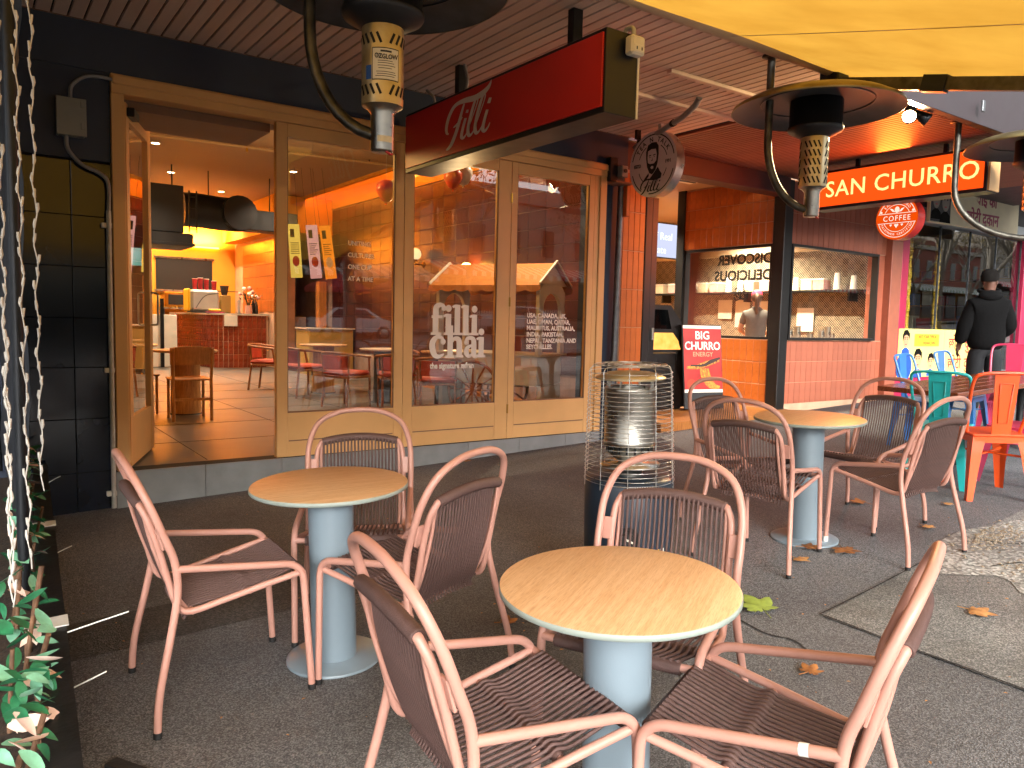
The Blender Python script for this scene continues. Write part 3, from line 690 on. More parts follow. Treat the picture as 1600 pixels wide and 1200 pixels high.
def beam(mb, a, b, wx, wz):
    a = Vector(a); b = Vector(b); d = (b - a).normalized(); u = Vector((1, 0, 0)); u = (u - d*u.dot(d)).normalized(); v = d.cross(u)
    P = [a + u*sx*wx + v*sy*wz for sx, sy in ((-.5, -.5), (.5, -.5), (.5, .5), (-.5, .5))] + [b + u*sx*wx + v*sy*wz for sx, sy in ((-.5, -.5), (.5, -.5), (.5, .5), (-.5, .5))]
    mb.add(P, [(0, 1, 2, 3), (4, 7, 6, 5), (0, 4, 5, 1), (1, 5, 6, 2), (2, 6, 7, 3), (3, 7, 4, 0)]); return mb
beam(MB(), *armP, .05, .085).build('arm', 'galv_pipe', awn, A0)
beam(MB(), (5.42, 2.82, 3.30 - .232*.66), (5.42, 2.66, 3.30 - .232*.82), .07, .11).build('arm_joint', 'steel_dark', awn, A0)
MB().box(5.37, 3.44, 3.22, 5.52, 3.60, 3.40, .01).build('end_bracket', 'steel_dark', awn, A0)
beam(MB(), (-2.5, 3.48, 3.30), (-2.5, -1.0, 2.26), .05, .085).build('arm', 'galv_pipe', awn, A0)
MB().box(AX0, -1.07, 2.25, AX1, -.98, 2.34, .01).build('front_bar', 'galv_pipe', awn, A0)

# ================================================================== CHURRO SHOP
shop2 = thing('churro_shop', 'dessert shop corner clad in orange and terracotta tiles with wide windows', 'building', T(9.0, 6.45, .3))
S0 = T(-9.0, -6.45, -.3)
def sp(mb, name, material, parent=None): return mb.build(name, material, parent or shop2, S0 if parent is None else Matrix.Identity(4))
# street wall: below, above and beside the window
sp(MB().box(9.172, 6.47, .1, 11.62, 6.6, 1.285), 'street_wall', 'grout_pale'); wl = shop2.children[-1]
def tiles(parent, axis, a0, a1, z0, z1, depth, material, wd, ht):
    n = max(1, round((a1 - a0)/wd)); k = max(1, round((z1 - z0)/ht)); w_ = (a1 - a0)/n; h_ = (z1 - z0)/k
    if axis == 'x': me = MB().box(.003, -.012, .003, w_ - .003, 0, h_ - .003, .003).mesh('tile')
    else: me = MB().box(-.012, .003, .003, 0, w_ - .003, h_ - .003, .003).mesh('tile')
    for j in range(k):
        for i in range(n): inst(me, 'tile', material, parent, T(a0 + w_*i, depth, z0 + h_*j) if axis == 'x' else T(depth, a0 + w_*i, z0 + h_*j))
tiles(wl, 'x', 9.18, 11.62, .40, 1.28, 6.471, 'terracotta_tile', .13, .30)
wu = sp(MB().box(9.172, 6.47, 2.60, 11.62, 6.6, 3.44), 'street_wall', 'grout_pale')
tiles(wu, 'x', 9.18, 11.62, 2.605, 3.43, 6.471, 'terracotta_tile', .13, .41)
wr = sp(MB().box(11.36, 6.475, 1.29, 11.62, 6.6, 2.595), 'street_wall', 'terracotta_tile')
sp(MB().box(11.62, 6.36, .1, 11.92, 6.6, 3.44, .004), 'end_pilaster', 'terracotta_tile')
sp(MB().box(11.925, 6.40, .1, 11.955, 6.5, 3.44), 'edge_strip', 'black_frame')
def window_frame(name, axis, a0, a1, z0, z1, d, t=.05, w_=.035):
    mb = MB()
    if axis == 'x':
        mb.box(a0, d - t, z0, a0 + w_, d + t, z1); mb.box(a1 - w_, d - t, z0, a1, d + t, z1); mb.box(a0 + w_, d - t + .001, z0, a1 - w_, d + t, z0 + w_); mb.box(a0 + w_, d - t + .001, z1 - w_, a1 - w_, d + t, z1)
        g_ = [(a0 + w_, d, z0 + w_), (a1 - w_, d, z0 + w_), (a1 - w_, d, z1 - w_), (a0 + w_, d, z1 - w_)]
    else:
        mb.box(d - t, a0, z0, d + t, a0 + w_, z1); mb.box(d - t, a1 - w_, z0, d + t, a1, z1); mb.box(d - t + .001, a0 + w_, z0, d + t, a1 - w_, z0 + w_); mb.box(d - t + .001, a0 + w_, z1 - w_, d + t, a1 - w_, z1)
        g_ = [(d, a0 + w_, z0 + w_), (d, a1 - w_, z0 + w_), (d, a1 - w_, z1 - w_), (d, a0 + w_, z1 - w_)]
    o = sp(mb, name, 'black_frame'); MB().quad(*g_).build('pane', 'glass_shop2', o); return o
wf1 = window_frame('window', 'x', 9.175, 11.355, 1.288, 2.598, 6.46)
# recess wall running back from the corner post
sp(MB().box(9.02, 6.61, .1, 9.14, 8.25, 1.285), 'recess_wall', 'grout_pale'); wl2 = shop2.children[-1]
tiles(wl2, 'y', 6.62, 8.24, .36, 1.28, 9.021, 'orange_tile', .115, .30)
wu2 = sp(MB().box(9.02, 6.61, 2.60, 9.14, 8.25, 3.5), 'recess_wall', 'grout_pale')
tiles(wu2, 'y', 6.62, 8.24, 2.605, 3.48, 9.021, 'orange_tile', .115, .29)
wf2 = window_frame('window', 'y', 6.61, 8.20, 1.288, 2.598, 9.06)
sp(MB().box(8.98, 8.20, .3, 9.14, 8.34, 3.5), 'frame_post', 'black_frame')
sp(MB().box(8.99, 6.42, .1, 9.17, 6.605, 3.44, .006), 'corner_post', 'black_frame')
# left pilaster and black door frames beside the cafe
pl = sp(MB().box(5.855, 6.24, .05, 6.20, 6.6, 3.13), 'left_pilaster', 'grout_pale')
tiles(pl, 'x', 5.86, 6.195, .16, 3.10, 6.241, 'orange_tile', .085, .42)
sp(MB().box(6.202, 6.22, .05, 6.30, 6.6, 3.44, .004), 'door_frame', 'black_frame')
sp(MB().box(6.34, 6.26, .05, 6.43, 6.6, 3.44, .004), 'door_frame', 'black_frame')
sp(MB().box(6.302, 6.36, .05, 6.338, 6.6, 3.44), 'door_gap', 'black_gap')
MB().box(6.375, 6.235, 1.28, 6.405, 6.262, 1.42, .004).build('door_lock', 'stainless', shop2, S0)
sp(MB().box(6.43, 6.36, 3.22, 8.99, 6.60, 3.45, .006), 'door_beam', 'beam_maroon')
sp(MB().box(5.86, 6.3, 3.131, 6.43, 6.6, 3.45), 'door_header', 'beam_maroon')
sp(MB().box(6.43, 6.10, .05, 9.2, 12, .335), 'shop_floor', 'shop_timber')
sp(MB().box(9.2, 6.6, .05, 13.0, 12, .335), 'shop_floor', 'shop_timber')
sp(MB().box(6.9, 6.61, 3.50, 11.9, 12, 3.6), 'shop_ceiling', 'ceiling_paint')
sp(MB().box(6.75, 7.4, .3, 6.85, 12, 3.5), 'side_wall', 'beam_maroon')
sp(MB().box(6.85, 11.4, .3, 11.9, 11.6, 3.5), 'back_wall', 'pattern_tile')
sp(MB().box(11.66, 6.61, .3, 11.9, 11.4, 3.5), 'side_wall', 'pattern_tile')
sp(MB().box(11.55, 6.7, 2.75, 11.655, 11.3, 3.49), 'upper_panel', 'shop_cream')
sp(MB().box(6.22, 6.61, 3.565, 12, 6.9, 8.0), 'upper_wall', 'beam_maroon')
acu = sp(MB().box(7.0, 6.9, 3.42, 8.3, 7.5, 3.499, .01), 'air_conditioner', 'shop_white')
for k in range(4): MB().box(7.05, 6.96 + .13*k, 3.412, 8.25, 7.0 + .13*k, 3.421).build('vent_slot', 'steel_grey', acu)
for (lx, ly, pw) in ((7.3, 7.9, 130), (8.4, 9.2, 200), (9.9, 7.6, 330), (10.8, 8.8, 330), (9.9, 10.0, 280)):
    dl = sp(MB().lathe([(.055, 3.499), (.055, 3.492), (.08, 3.49), (.08, 3.499)], 18, (lx, ly, 0)), 'downlight', 'shop_white')
    MB().disc(.054, 3.4945, 18, (lx, ly), False).build('lens', 'downlight', dl)
    spot(shop2, Vector((lx - 9, ly - 6.45, 3.15)), pw, 125, .8, (1, .83, .6))
# reversed window lettering on the recess glass
def rev(body, size, y, z): return text('lettering', body, size, frame((9.052, y, z), (0, 1, 0), (0, 0, 1)), 'print_black', wf2, .0005, offset=.006, align='LEFT', sx=1.0)
rev('DISCOVER', .20, 6.64, 2.35); rev('DELICIOUS', .20, 6.64, 2.12)
mb = MB()
for k, (a, L_) in enumerate(((60, .17), (100, .20), (140, .17), (20, .12))):
    c, s = math.cos(math.radians(a)), math.sin(math.radians(a)); n_ = (-s, c)
    ribbon(mb, [(0, 0), (c*L_*.5 + n_[0]*.05, s*L_*.5 + n_[1]*.05), (c*L_, s*L_), (c*L_*.5 - n_[0]*.05, s*L_*.5 - n_[1]*.05), (0, 0)], [.012]*5, .0003*k)
ribbon(mb, [(0, 0), (-.08, -.02), (-.12, .02), (-.1, .05), (-.07, .03)], [.012]*5, .0015)
mb.build('emblem', 'print_black', wf2, frame((9.052, 7.15, 1.86), (0, 1, 0), (0, 0, 1)))

# ================================================================== THIRD SHOP
shop3 = thing('magenta_shop', 'shop with magenta painted frame and wide glass front', 'building', T(12.0, 6.45, .4))
Q0 = T(-12.0, -6.45, -.4)
def qp(mb, name, material, parent=None): return mb.build(name, material, parent or shop3, Q0 if parent is None else Matrix.Identity(4))
qp(MB().box(11.96, 6.38, .2, 12.16, 6.6, 3.30, .005), 'frame_post', 'magenta_paint')
qp(MB().box(12.162, 6.40, .2, 18.0, 6.6, .70, .004), 'base_panel', 'magenta_paint')
qp(MB().box(16.35, 6.38, .701, 16.75, 6.6, 3.2, .005), 'frame_post', 'magenta_paint')
qp(MB().box(11.96, 6.34, 3.20, 18, 6.6, 3.42, .006), 'transom', 'grey_alu')
qp(MB().box(11.9, 6.45, 3.425, 18, 6.7, 8), 'upper_wall', 'beam_purple')
wp = qp(MB().box(12.16, 6.44, .70, 16.36, 6.5, .76), 'window_sill', 'grey_alu')
for (a, b) in ((12.18, 13.25), (13.26, 14.3), (14.31, 15.3), (15.31, 16.34)):
    MB().quad((a, 6.46, .77), (b, 6.46, .77), (b, 6.46, 3.19), (a, 6.46, 3.19)).build('pane', 'glass_shop3', shop3, Q0)
    qp(MB().box(b - .004, 6.445, .77, b + .014, 6.475, 3.195), 'mullion', 'steel_grey')
qp(MB().box(12.0, 6.6, .2, 18, 12, .42), 'shop_floor', 'floor_polished')
qp(MB().box(12.0, 11, .4, 18, 11.2, 3.9), 'back_wall', 'beam_maroon')
qp(MB().box(12.0, 6.6, 3.6, 18, 12, 3.8), 'shop_ceiling', 'beam_purple')
qp(MB().box(17.8, 6.6, .4, 18, 11, 3.6), 'side_wall', 'olive_wall'); qp(MB().box(16.75, 6.44, .7, 18, 6.6, 3.2), 'end_wall', 'magenta_paint')
for k in range(4):
    sv = qp(MB().box(17.4, 7.0, .9 + .55*k, 17.79, 10.6, .93 + .55*k), 'shelf', 'shop_timber')
    for i in range(9): MB().box(17.45, 7.1 + .38*i, .931 + .55*k, 17.75, 7.1 + .38*i + .2 + .05*((i + k) % 3), 1.13 + .55*k + .06*((i*k) % 3), .01).build('stock_box', ('poster_gold', 'print_red', 'shop_cream', 'print_blue')[(i + k) % 4], sv)
def portrait(parent, m, s, skin='skin_print', hair='hair_print', hairup=.0):
    MB().prism(ellipse(.34*s, .46*s, 0, 0, 18), .0012).build('printed_face', skin, parent, m)
    MB().prism([(-.37*s, -.05*s), (-.42*s, .3*s), (-.25*s, .58*s), (.1*s, .64*s), (.4*s, .42*s), (.42*s, 0), (.30*s, .22*s), (.05*s, .32*s), (-.22*s, .26*s)], .0024).build('printed_hair', hair, parent, m)
    MB().prism([(-.5*s, -.95*s), (-.42*s, -.62*s), (-.14*s, -.46*s), (.14*s, -.46*s), (.42*s, -.62*s), (.5*s, -.95*s)], .0008).build('printed_shoulders', 'print_blue' if skin == 'skin_print' else hair, parent, m)
    for sx in (-.13, .13):
        MB().prism(ellipse(.06*s, .028*s, sx*s, .06*s, 10), .003).build('printed_eye', hair, parent, m)
        MB().prism([(sx*s - .09*s, .15*s), (sx*s + .09*s, .15*s), (sx*s + .08*s, .185*s), (sx*s - .08*s, .185*s)], .003).build('printed_brow', hair, parent, m)
    MB().prism([(-.11*s, -.24*s), (.11*s, -.24*s), (.06*s, -.29*s), (-.06*s, -.29*s)], .003).build('printed_mouth', 'print_red', parent, m)
post = MB().box(0, 0, 0, 2.9, .012, .78).build('window_poster', 'poster_yellow', None, T(11.98, 6.37, .705)); post.matrix_world = T(11.98, 6.37, .705)
tag(post, 'yellow printed panel with faces and red Hindi lettering along the shop window', 'poster')
FR = frame((0, 0, 0), (1, 0, 0), (0, 0, 1))
def on_post(x, z): return T(x, -.001, z) @ FR
portrait(post, on_post(.22, .60), .26); portrait(post, on_post(.62, .28), .30); portrait(post, on_post(1.04, .24), .24)
MB().prism(ellipse(.24, .24, .2, .17, 20), .0006).build('printed_disc', 'print_blue', post, on_post(0, 0))
MB().box(0, -.0015, 0, .80, 0, .20).build('caption_band', 'poster_gold', post, T(.48, -.0006, .50))
text('lettering', 'NOT YOUR TYPICAL', .075, on_post(.60, .63), 'print_red', post, .003, sx=.85); text('lettering', 'INDIAN JOINT', .075, on_post(.76, .53), 'print_red', post, .003, sx=.85)
text('lettering', 'छोटी', .27, on_post(1.62, .46), 'print_red', post, .002, .004); text('lettering', 'दुकान', .27, on_post(2.20, .46), 'print_red', post, .002, .004)
text('lettering', 'छोटी', .27, on_post(1.62, .12), 'print_red', post, .002, .004); text('lettering', 'दुकान', .27, on_post(2.20, .12), 'print_red', post, .002, .004)
for xx in (1.46, 2.95 - .6): MB().box(xx, -.001, 0, xx + .004, .0, .78).build('seam', 'print_dark', post)
bd = MB().box(0, 0, 0, 3.0, .05, .66, .005).build('shop_signboard', 'poster_cream'); bd.matrix_world = T(11.75, 5.9, 3.08) @ RY(-1.0)
tag(bd, 'cream signboard with magenta Hindi lettering above the magenta shop', 'sign')
text('lettering', 'भाई की', .27, T(1.42, -.002, .38) @ FR, 'print_magenta', bd, .002, .006); text('lettering', 'छोटी दुकान', .27, T(1.15, -.002, .08) @ FR, 'print_magenta', bd, .002, .006)
MB().box(0.02, -.002, .02, .62, 0, .62).build('printed_panel', 'print_dark', bd)
portrait(bd, T(.18, -.003, .36) @ FR, .32, 'skin_print_grey'); portrait(bd, T(.46, -.003, .34) @ FR, .34, 'skin_print_grey')
def garland(x, y, z0, z1, label):
    g_ = thing('flower_garland', label, 'garland', T(x, y, z0), 'marigold garlands')
    random.seed(int(x*100)); mb = MB(); n_ = int((z1 - z0)/.05)
    for i in range(n_): mb.ball((random.uniform(-.012, .012), random.uniform(-.01, .01), .05*i), .05, 7, 5)
    mb.build('blossoms', 'poster_gold', g_)['kind'] = 'stuff'; MB().tube([(0, 0, 0), (0, 0, z1 - z0)], .004, 5).build('string', 'string_white', g_); return g_
garland(12.62, 6.62, 1.5, 3.15, 'yellow flower garland hanging inside the magenta shop window, left one')
garland(13.55, 6.62, 1.5, 3.15, 'yellow flower garland hanging inside the magenta shop window, right one')

# ================================================================== SIGNS
# long red sign hung under the canopy
sg = thing('hanging_sign', 'long red box sign with white script lettering hung under the canopy', 'sign', T(3.24, 4.77, 2.70))
G0 = T(-3.24, -4.77, -2.70)
MB().box(3.11, 3.50, 2.70, 3.37, 6.03, 3.19, .004).build('box', 'sign_black', sg, G0)
MB().box(3.098, 3.52, 2.735, 3.112, 6.01, 3.165, .002).build('face_panel', 'sign_red', sg, G0)
MB().box(3.368, 3.52, 2.735, 3.382, 6.01, 3.165, .002).build('face_panel', 'sign_red', sg, G0)
MB().box(3.362, 3.493, 2.70, 3.376, 3.507, 3.19).build('trim', 'shop_white', sg, G0)
for yy in (3.95, 5.35): MB().box(3.20, yy - .03, 3.185, 3.28, yy + .03, 3.452, .004).build('hanger', 'steel_dark', sg, G0)
MB().tube(fillet([(3.24, 5.30, 3.20), (3.24, 5.24, 3.32), (3.24, 5.30, 3.45)], .05), .012).build('cable', 'conduit_grey', sg, G0)
MB().tube(fillet([(3.16, 5.62, 3.19), (3.14, 5.60, 3.25), (3.14, 5.72, 3.33)], .04), .012).build('cable', 'conduit_grey', sg, G0)
def script_mark(name, parent, m, material, s=1.0):
    """script word 'Filli' drawn with pen strokes; unit height about 1"""
    mb = MB(); z = [0]
    def rb(p, w_): z[0] += .0004; ribbon(mb, [(a*s, b*s) for a, b in p], [q*s for q in w_], z[0], n=6)
    rb([(.06, .27), (.015, .30), (.00, .42), (.05, .62), (.16, .80), (.28, .86), (.45, .86), (.65, .83), (.82, .86), (.95, .94), (1.01, 1.06)], [.035, .055, .07, .075, .08, .085, .11, .125, .12, .08, .008])
    rb([(.42, .80), (.36, .62), (.30, .42), (.22, .20), (.13, .02), (.05, -.055), (.00, -.06)], [.04, .06, .075, .08, .08, .065, .03])
    rb([(.17, .37), (.24, .40), (.32, .46), (.385, .53)], [.02, .05, .045, .015])
    rb([(.46, .48), (.40, .28), (.37, .12), (.41, .07), (.47, .12), (.53, .22)], [.06, .065, .07, .06, .03, .02]); rb([(.485, .58), (.505, .64)], [.06, .05])
    rb([(.53, .22), (.62, .45), (.71, .68), (.73, .78), (.69, .80), (.63, .66), (.56, .42), (.52, .20), (.55, .08), (.62, .11), (.69, .22)], [.018, .02, .025, .03, .05, .06, .068, .07, .07, .035, .02])
    rb([(.69, .22), (.78, .46), (.87, .70), (.89, .80), (.85, .82), (.79, .68), (.72, .44), (.68, .20), (.71, .08), (.78, .11), (.85, .22)], [.018, .02, .025, .03, .05, .06, .068, .07, .07, .035, .02])
    rb([(.94, .48), (.88, .28), (.85, .12), (.89, .06), (.96, .12), (1.00, .20)], [.06, .065, .07, .06, .035, .015]); rb([(.965, .60), (1.0, .70)], [.07, .06])
    return mb.build(name, material, parent, m)
SGM = frame((3.096, 5.32, 2.80), (0, -1, 0), (0, 0, 1)); script_mark('lettering', sg, G0 @ SGM @ Matrix.Diagonal((.62, .345, 1, 1)), 'sign_white')
# power outlet on the end of the sign
po = thing('power_outlet', 'white double power outlet fixed to the end of the red sign', 'outlet', T(3.30, 3.492, 3.10))
MB().box(-.055, -.07, -.05, .055, 0, .06, .012).build('box', 'power_white', po)
MB().box(-.04, -.074, -.035, .04, -.069, .005, .002).build('socket_plate', 'plate_white', po)
for xx in (-.02, .02): MB().box(xx - .004, -.076, -.025, xx + .004, -.073, -.008).build('socket', 'print_dark', po)
MB().tube(fillet([(0, -.02, .055), (0, -.02, .12), (0, .05, .13), (0, .06, .08)], .03), .014).build('conduit', 'conduit_white', po)
# round sign 'TEA N TALK'
rs = thing('round_sign', 'round grey-white sign with bearded face and script word on a metal drum', 'sign', frame((5.66, 5.62, 3.06), (0, -1, 0), (0, 0, 1)))
RR = .325
MB().lathe([(RR, -.11), (RR, 0)], 48).build('drum', 'stainless', rs)
MB().disc(RR - .001, -.001, 48).build('face_panel', 'round_sign_face', rs)
MB().disc(RR - .001, -.109, 48, up=False).build('back_panel', 'round_sign_face', rs)
def arcs(R, wd, spans, z, name='ring'):
    mb = MB()
    for a0, a1 in spans:
        n_ = max(4, int(abs(a1 - a0)/6))
        for i in range(n_):
            t0, t1 = (math.radians(a0 + (a1 - a0)*k/n_) for k in (i, i + 1))
            mb.quad((R*math.cos(t0), R*math.sin(t0), z), ((R + wd)*math.cos(t0), (R + wd)*math.sin(t0), z), ((R + wd)*math.cos(t1), (R + wd)*math.sin(t1), z), (R*math.cos(t1), R*math.sin(t1), z))
    return mb.build(name, 'print_black', rs)
arcs(.285, .012, [(12, 168), (196, 240), (262, 344)], .001); arcs(.195, .009, [(18, 58), (118, 160), (200, 235), (318, 342)], .001)
text_arc('lettering', 'TEA N TALK', .066, .222, PI/2, T(0, 0, .001), 'print_black', rs, .215, offset=.001)
text('lettering', 'ESTD', .048, T(-.262, -.012, .001), 'print_black', rs, .0008, .001, sx=.9); text('lettering', '1991', .048, T(.165, -.012, .001), 'print_black', rs, .0008, .001, sx=.9)
def pl_(pts, z, material): return MB().add([(a*.1, b*.1, z) for a, b in pts], [tuple(range(len(pts)))]).build('portrait_shape', material, rs)
pl_([(-.92, .6), (-.95, 1.3), (-.7, 1.95), (-.2, 2.15), (.45, 2.1), (.75, 1.7), (.8, .9), (.7, .1), (.45, -.6), (.0, -1.0), (-.4, -.85), (-.75, -.2)], .0012, 'print_black')
pl_([(-.72, .7), (-.68, 1.35), (-.2, 1.5), (.4, 1.45), (.55, .9), (.5, .3), (.2, .05), (-.35, .05), (-.65, .2)], .0018, 'round_sign_face')
pl_([(-.30, -.30), (-.12, -.16), (.12, -.2), (.14, -.42), (-.1, -.5)], .0018, 'round_sign_face')
for a in (-.38, .22): pl_([(a - .17, .82), (a + .17, .86), (a + .17, .96), (a - .17, .92)], .0024, 'print_black'); pl_([(a - .1, .66), (a + .1, .68), (a + .08, .74), (a - .1, .72)], .0024, 'print_black')
pl_([(-.05, .75), (.02, .35), (-.2, .32), (-.18, .4), (-.07, .42)], .0024, 'print_black')
pl_([(-.3, -1.35), (.2, -.9), (.75, -.35), (1.0, -.75), (1.3, -1.1), (1.2, -1.5), (.6, -1.62), (.1, -1.6)], .0012, 'print_black')
pl_([(-1.45, -1.75), (-.9, -1.15), (-.5, -.8), (-.45, -1.1), (-.9, -1.55)], .0012, 'print_black')
script_mark('lettering', rs, T(-.155, -.275, .002) @ Matrix.Diagonal((.27, .15, 1, 1)), 'print_black')
MB().box(-.30, .30, -.09, -.27, .42, -.03).build('bracket', 'steel_dark', rs); MB().box(.02, .30, -.08, .06, .40, -.04).build('bracket', 'conduit_white', rs)
# illuminated sign of the dessert shop
cs = thing('lit_sign', 'illuminated orange-red box sign reading SAN CHURRO under the canopy', 'sign', T(8.62, 4.7, 2.90))
H0 = T(-8.62, -4.7, -2.90)
MB().box(8.502, 3.72, 2.89, 8.76, 5.70, 3.345, .004).build('box', 'sign_black', cs, H0)
MB().box(8.52, 3.70, 2.90, 8.74, 3.722, 3.335).build('end_panel', 'frame_tan', cs, H0)
MB().box(8.490, 3.75, 2.925, 8.503, 5.68, 3.315, .002).build('face_panel', 'churro_sign_red', cs, H0)
text('lettering', 'SAN CHURRO', .262, H0 @ frame((8.488, 5.52, 3.03), (0, -1, 0), (0, 0, 1)), 'churro_sign_text', cs, .001, .0015, sx=1.0, spacing=1.06)
for yy in (4.2, 5.2): MB().box(8.60, yy - .02, 3.34, 8.64, yy + .02, 3.455).build('hanger', 'steel_dark', cs, H0)
area_light(cs, Vector((8.47 - 8.62, 0, .22)), .38, 1.9, 20, (1, .16, .02), (-1, 0, 0))
# round coffee sign
rc = thing('round_coffee_sign', 'round glowing orange coffee sign hung below the illuminated sign', 'sign', frame((8.72, 4.75, 2.735), (0, -1, 0), (0, 0, 1)))
RC = .245
MB().lathe([(RC, -.16), (RC, 0)], 40).build('drum', 'aboard_red', rc); MB().disc(RC - .001, -.001, 40).build('face_panel', 'coffee_orange', rc); MB().disc(RC - .001, -.159, 40, up=False).build('back_panel', 'coffee_orange', rc)
def ring(R, wd, z, spans=((0, 360),)):
    mb = MB()
    for a0, a1 in spans:
        n_ = 32
        for i in range(n_):
            t0, t1 = (math.radians(a0 + (a1 - a0)*k/n_) for k in (i, i + 1)); mb.quad((R*math.cos(t0), R*math.sin(t0), z), ((R + wd)*math.cos(t0), (R + wd)*math.sin(t0), z), ((R + wd)*math.cos(t1), (R + wd)*math.sin(t1), z), (R*math.cos(t1), R*math.sin(t1), z))
    mb.build('ring', 'coffee_white', rc)
ring(.212, .008, .001, ((16, 164), (196, 344))); ring(.150, .006, .001, ((22, 158), (202, 338)))
mb = MB(); mb.quad((-.22, .05, .0012), (.22, .05, .0012), (.22, .057, .0012), (-.22, .057, .0012)); mb.quad((-.22, -.057, .0012), (.22, -.057, .0012), (.22, -.05, .0012), (-.22, -.05, .0012)); mb.build('bar', 'coffee_white', rc)
text('lettering', 'COFFEE', .085, T(0, -.029, .001), 'coffee_white', rc, .0006, .0005, 'CENTER', 1.25, .92)
text_arc('lettering', 'FAIRTRADE CERTIFIED', .036, .196, -PI/2, T(0, 0, .001), 'coffee_white', rc, .128, True); text_arc('lettering', 'SAN CHURRO', .042, .170, PI/2, T(0, 0, .001), 'coffee_white', rc, .19)
mb = MB(); mb.add([(.028*math.cos(2*PI*i/14), .095 + .036*math.sin(2*PI*i/14), .0014) for i in range(14)], [tuple(range(14))])
for s_ in (-1, 1): mb.add([(s_*.02, .07, .0016), (s_*.05, .072, .0016), (s_*.088, .115, .0016), (s_*.05, .105, .0016)][::s_], [(0, 1, 2, 3)])
for cx, cy, r in ((0, -.085, .026), (-.065, -.078, .015), (.065, -.078, .015)): mb.add([(cx, cy - r*1.1, .0014), (cx + r, cy + .3*r, .0014), (cx + .5*r, cy + r*.9, .0014), (cx, cy + .5*r, .0014), (cx - .5*r, cy + r*.9, .0014), (cx - r, cy + .3*r, .0014)], [tuple(range(6))])
for cx in (-.185, .185): mb.add([(cx + .014*math.cos(2*PI*i/10), .075 + .014*math.sin(2*PI*i/10), .0014) for i in range(10)], [tuple(range(10))])
mb.build('emblem', 'coffee_white', rc); MB().box(-.02, RC - .01, -.10, .02, RC + .12, -.06).build('bracket', 'steel_dark', rc)
# folding pavement sign
ab = thing('pavement_sign', 'red folding pavement sign reading BIG CHURRO ENERGY at the recess entrance', 'sign', T(8.0, 6.95, .335) @ RZ(-14))
tilt = RX(7)
bf = MB().box(-.31, -.012, .02, .31, .012, 1.14, .006).build('front_board', 'black_frame', ab, T(0, -.16, 0) @ RX(-7)); MB().box(-.31, -.012, .02, .31, .012, 1.14, .006).build('back_board', 'black_frame', ab, T(0, .16, 0) @ RX(7))
MB().box(-.295, -.016, .26, .295, -.0125, 1.12).build('poster', 'aboard_red', bf)
for z in (.24, 1.09): MB().box(-.3, -.018, z, .3, -.0165, z + .04).build('clip_rail', 'aboard_white', bf)
AF = T(0, -.018, 0) @ FR
text('lettering', 'BIG', .15, T(0, 0, .95) @ AF, 'aboard_white', bf, .0005, .003, 'CENTER'); text('lettering', 'CHURRO', .15, T(0, 0, .81) @ AF, 'aboard_white', bf, .0005, .003, 'CENTER', 1, .9); text('lettering', 'ENERGY', .085, T(0, 0, .72) @ AF, 'skin_print', bf, .0005, .001, 'CENTER')
mb = MB()
ribbon(mb, [(-.26, .57), (-.1, .58), (.05, .62), (.25, .68)], [.03, .06, .07, .06], .001); mb.build('printed_churro', 'churro_gold', bf, AF)
mb = MB(); ribbon(mb, [(-.2, .60), (0, .60), (.12, .65), (.27, .70)], [.02, .03, .05, .03], .002)
for k in range(7): ribbon(mb, [(-.12 + .055*k, .60 + .012*k), (-.11 + .055*k, .55 + .012*k)], [.016, .006], .0023 + .0002*k)
mb.build('printed_chocolate', 'chocolate', bf, AF)
mb = MB()
for k in range(4): ribbon(mb, [(-.04 + .035*k, .56), (-.02 + .04*k, .45), (.06 + .035*k, .34), (.16 + .03*k, .30)], [.03, .034, .04, .05], .0011 + .0003*k)
mb.build('printed_hand', 'churro_gold', bf, AF)
MB().add([(-.19 + .07*math.cos(2*PI*i/20), .35 + .07*math.sin(2*PI*i/20), .0012) for i in range(20)], [tuple(range(20))]).build('printed_badge', 'seat_orange', bf, AF)
# wall screen inside the dessert shop
tv = thing('wall_screen', 'pale lit screen high on the wall inside the dessert shop doorway', 'screen', T(9.5, 9.0, 2.55))
MB().box(-.5, 0, 0, .5, .05, .58, .005).build('casing', 'black_frame', tv); MB().box(-.48, -.003, .02, .48, 0, .56).build('screen', 'screen_glow', tv)
text('lettering', 'f Real', .17, T(-.30, -.005, .30) @ FR, 'screen_text', tv, .0006); text('lettering', 'late', .17, T(-.30, -.005, .08) @ FR, 'screen_text', tv, .0006)
for xx in (-.46, .46): MB().tube([(xx, .03, .58), (xx, .03, .95)], .008, 5).build('hanger', 'steel_dark', tv)
# conduit along the canopy
cdt = thing('ceiling_conduit', 'grey electrical conduit running under the canopy beside the round sign', 'conduit', T(5.9, 6.1, 3.38))
MB().tube(fillet([(5.30, 4.72, 3.445), (5.32, 4.78, 3.40), (5.40, 4.98, 3.36), (5.95, 6.18, 3.36)], .08), .028, 10).build('pipe', 'conduit_grey', cdt, T(-5.9, -6.1, -3.38))
MB().tube([(5.50, 5.2, 3.36), (5.52, 5.24, 3.36)], .034, 10).build('clip', 'steel_dark', cdt, T(-5.9, -6.1, -3.38))
sb = thing('alarm_box', 'small junction box and bracket above the right end of the shopfront', 'box', T(5.66, 6.12, 3.0))
MB().box(-.11, 0, -.05, .0, .1, .20, .008).build('casing', 'steel_dark', sb); MB().box(.01, -.05, .0, .10, .1, .12, .006).build('siren', 'meter_grey', sb); MB().box(-.1, -.08, -.075, .14, .09, -.052, .004).build('shelf', 'lintel_brown', sb); MB().box(.10, -.04, -.40, .145, .05, -.08, .004).build('timber_block', 'orange_tile', sb)
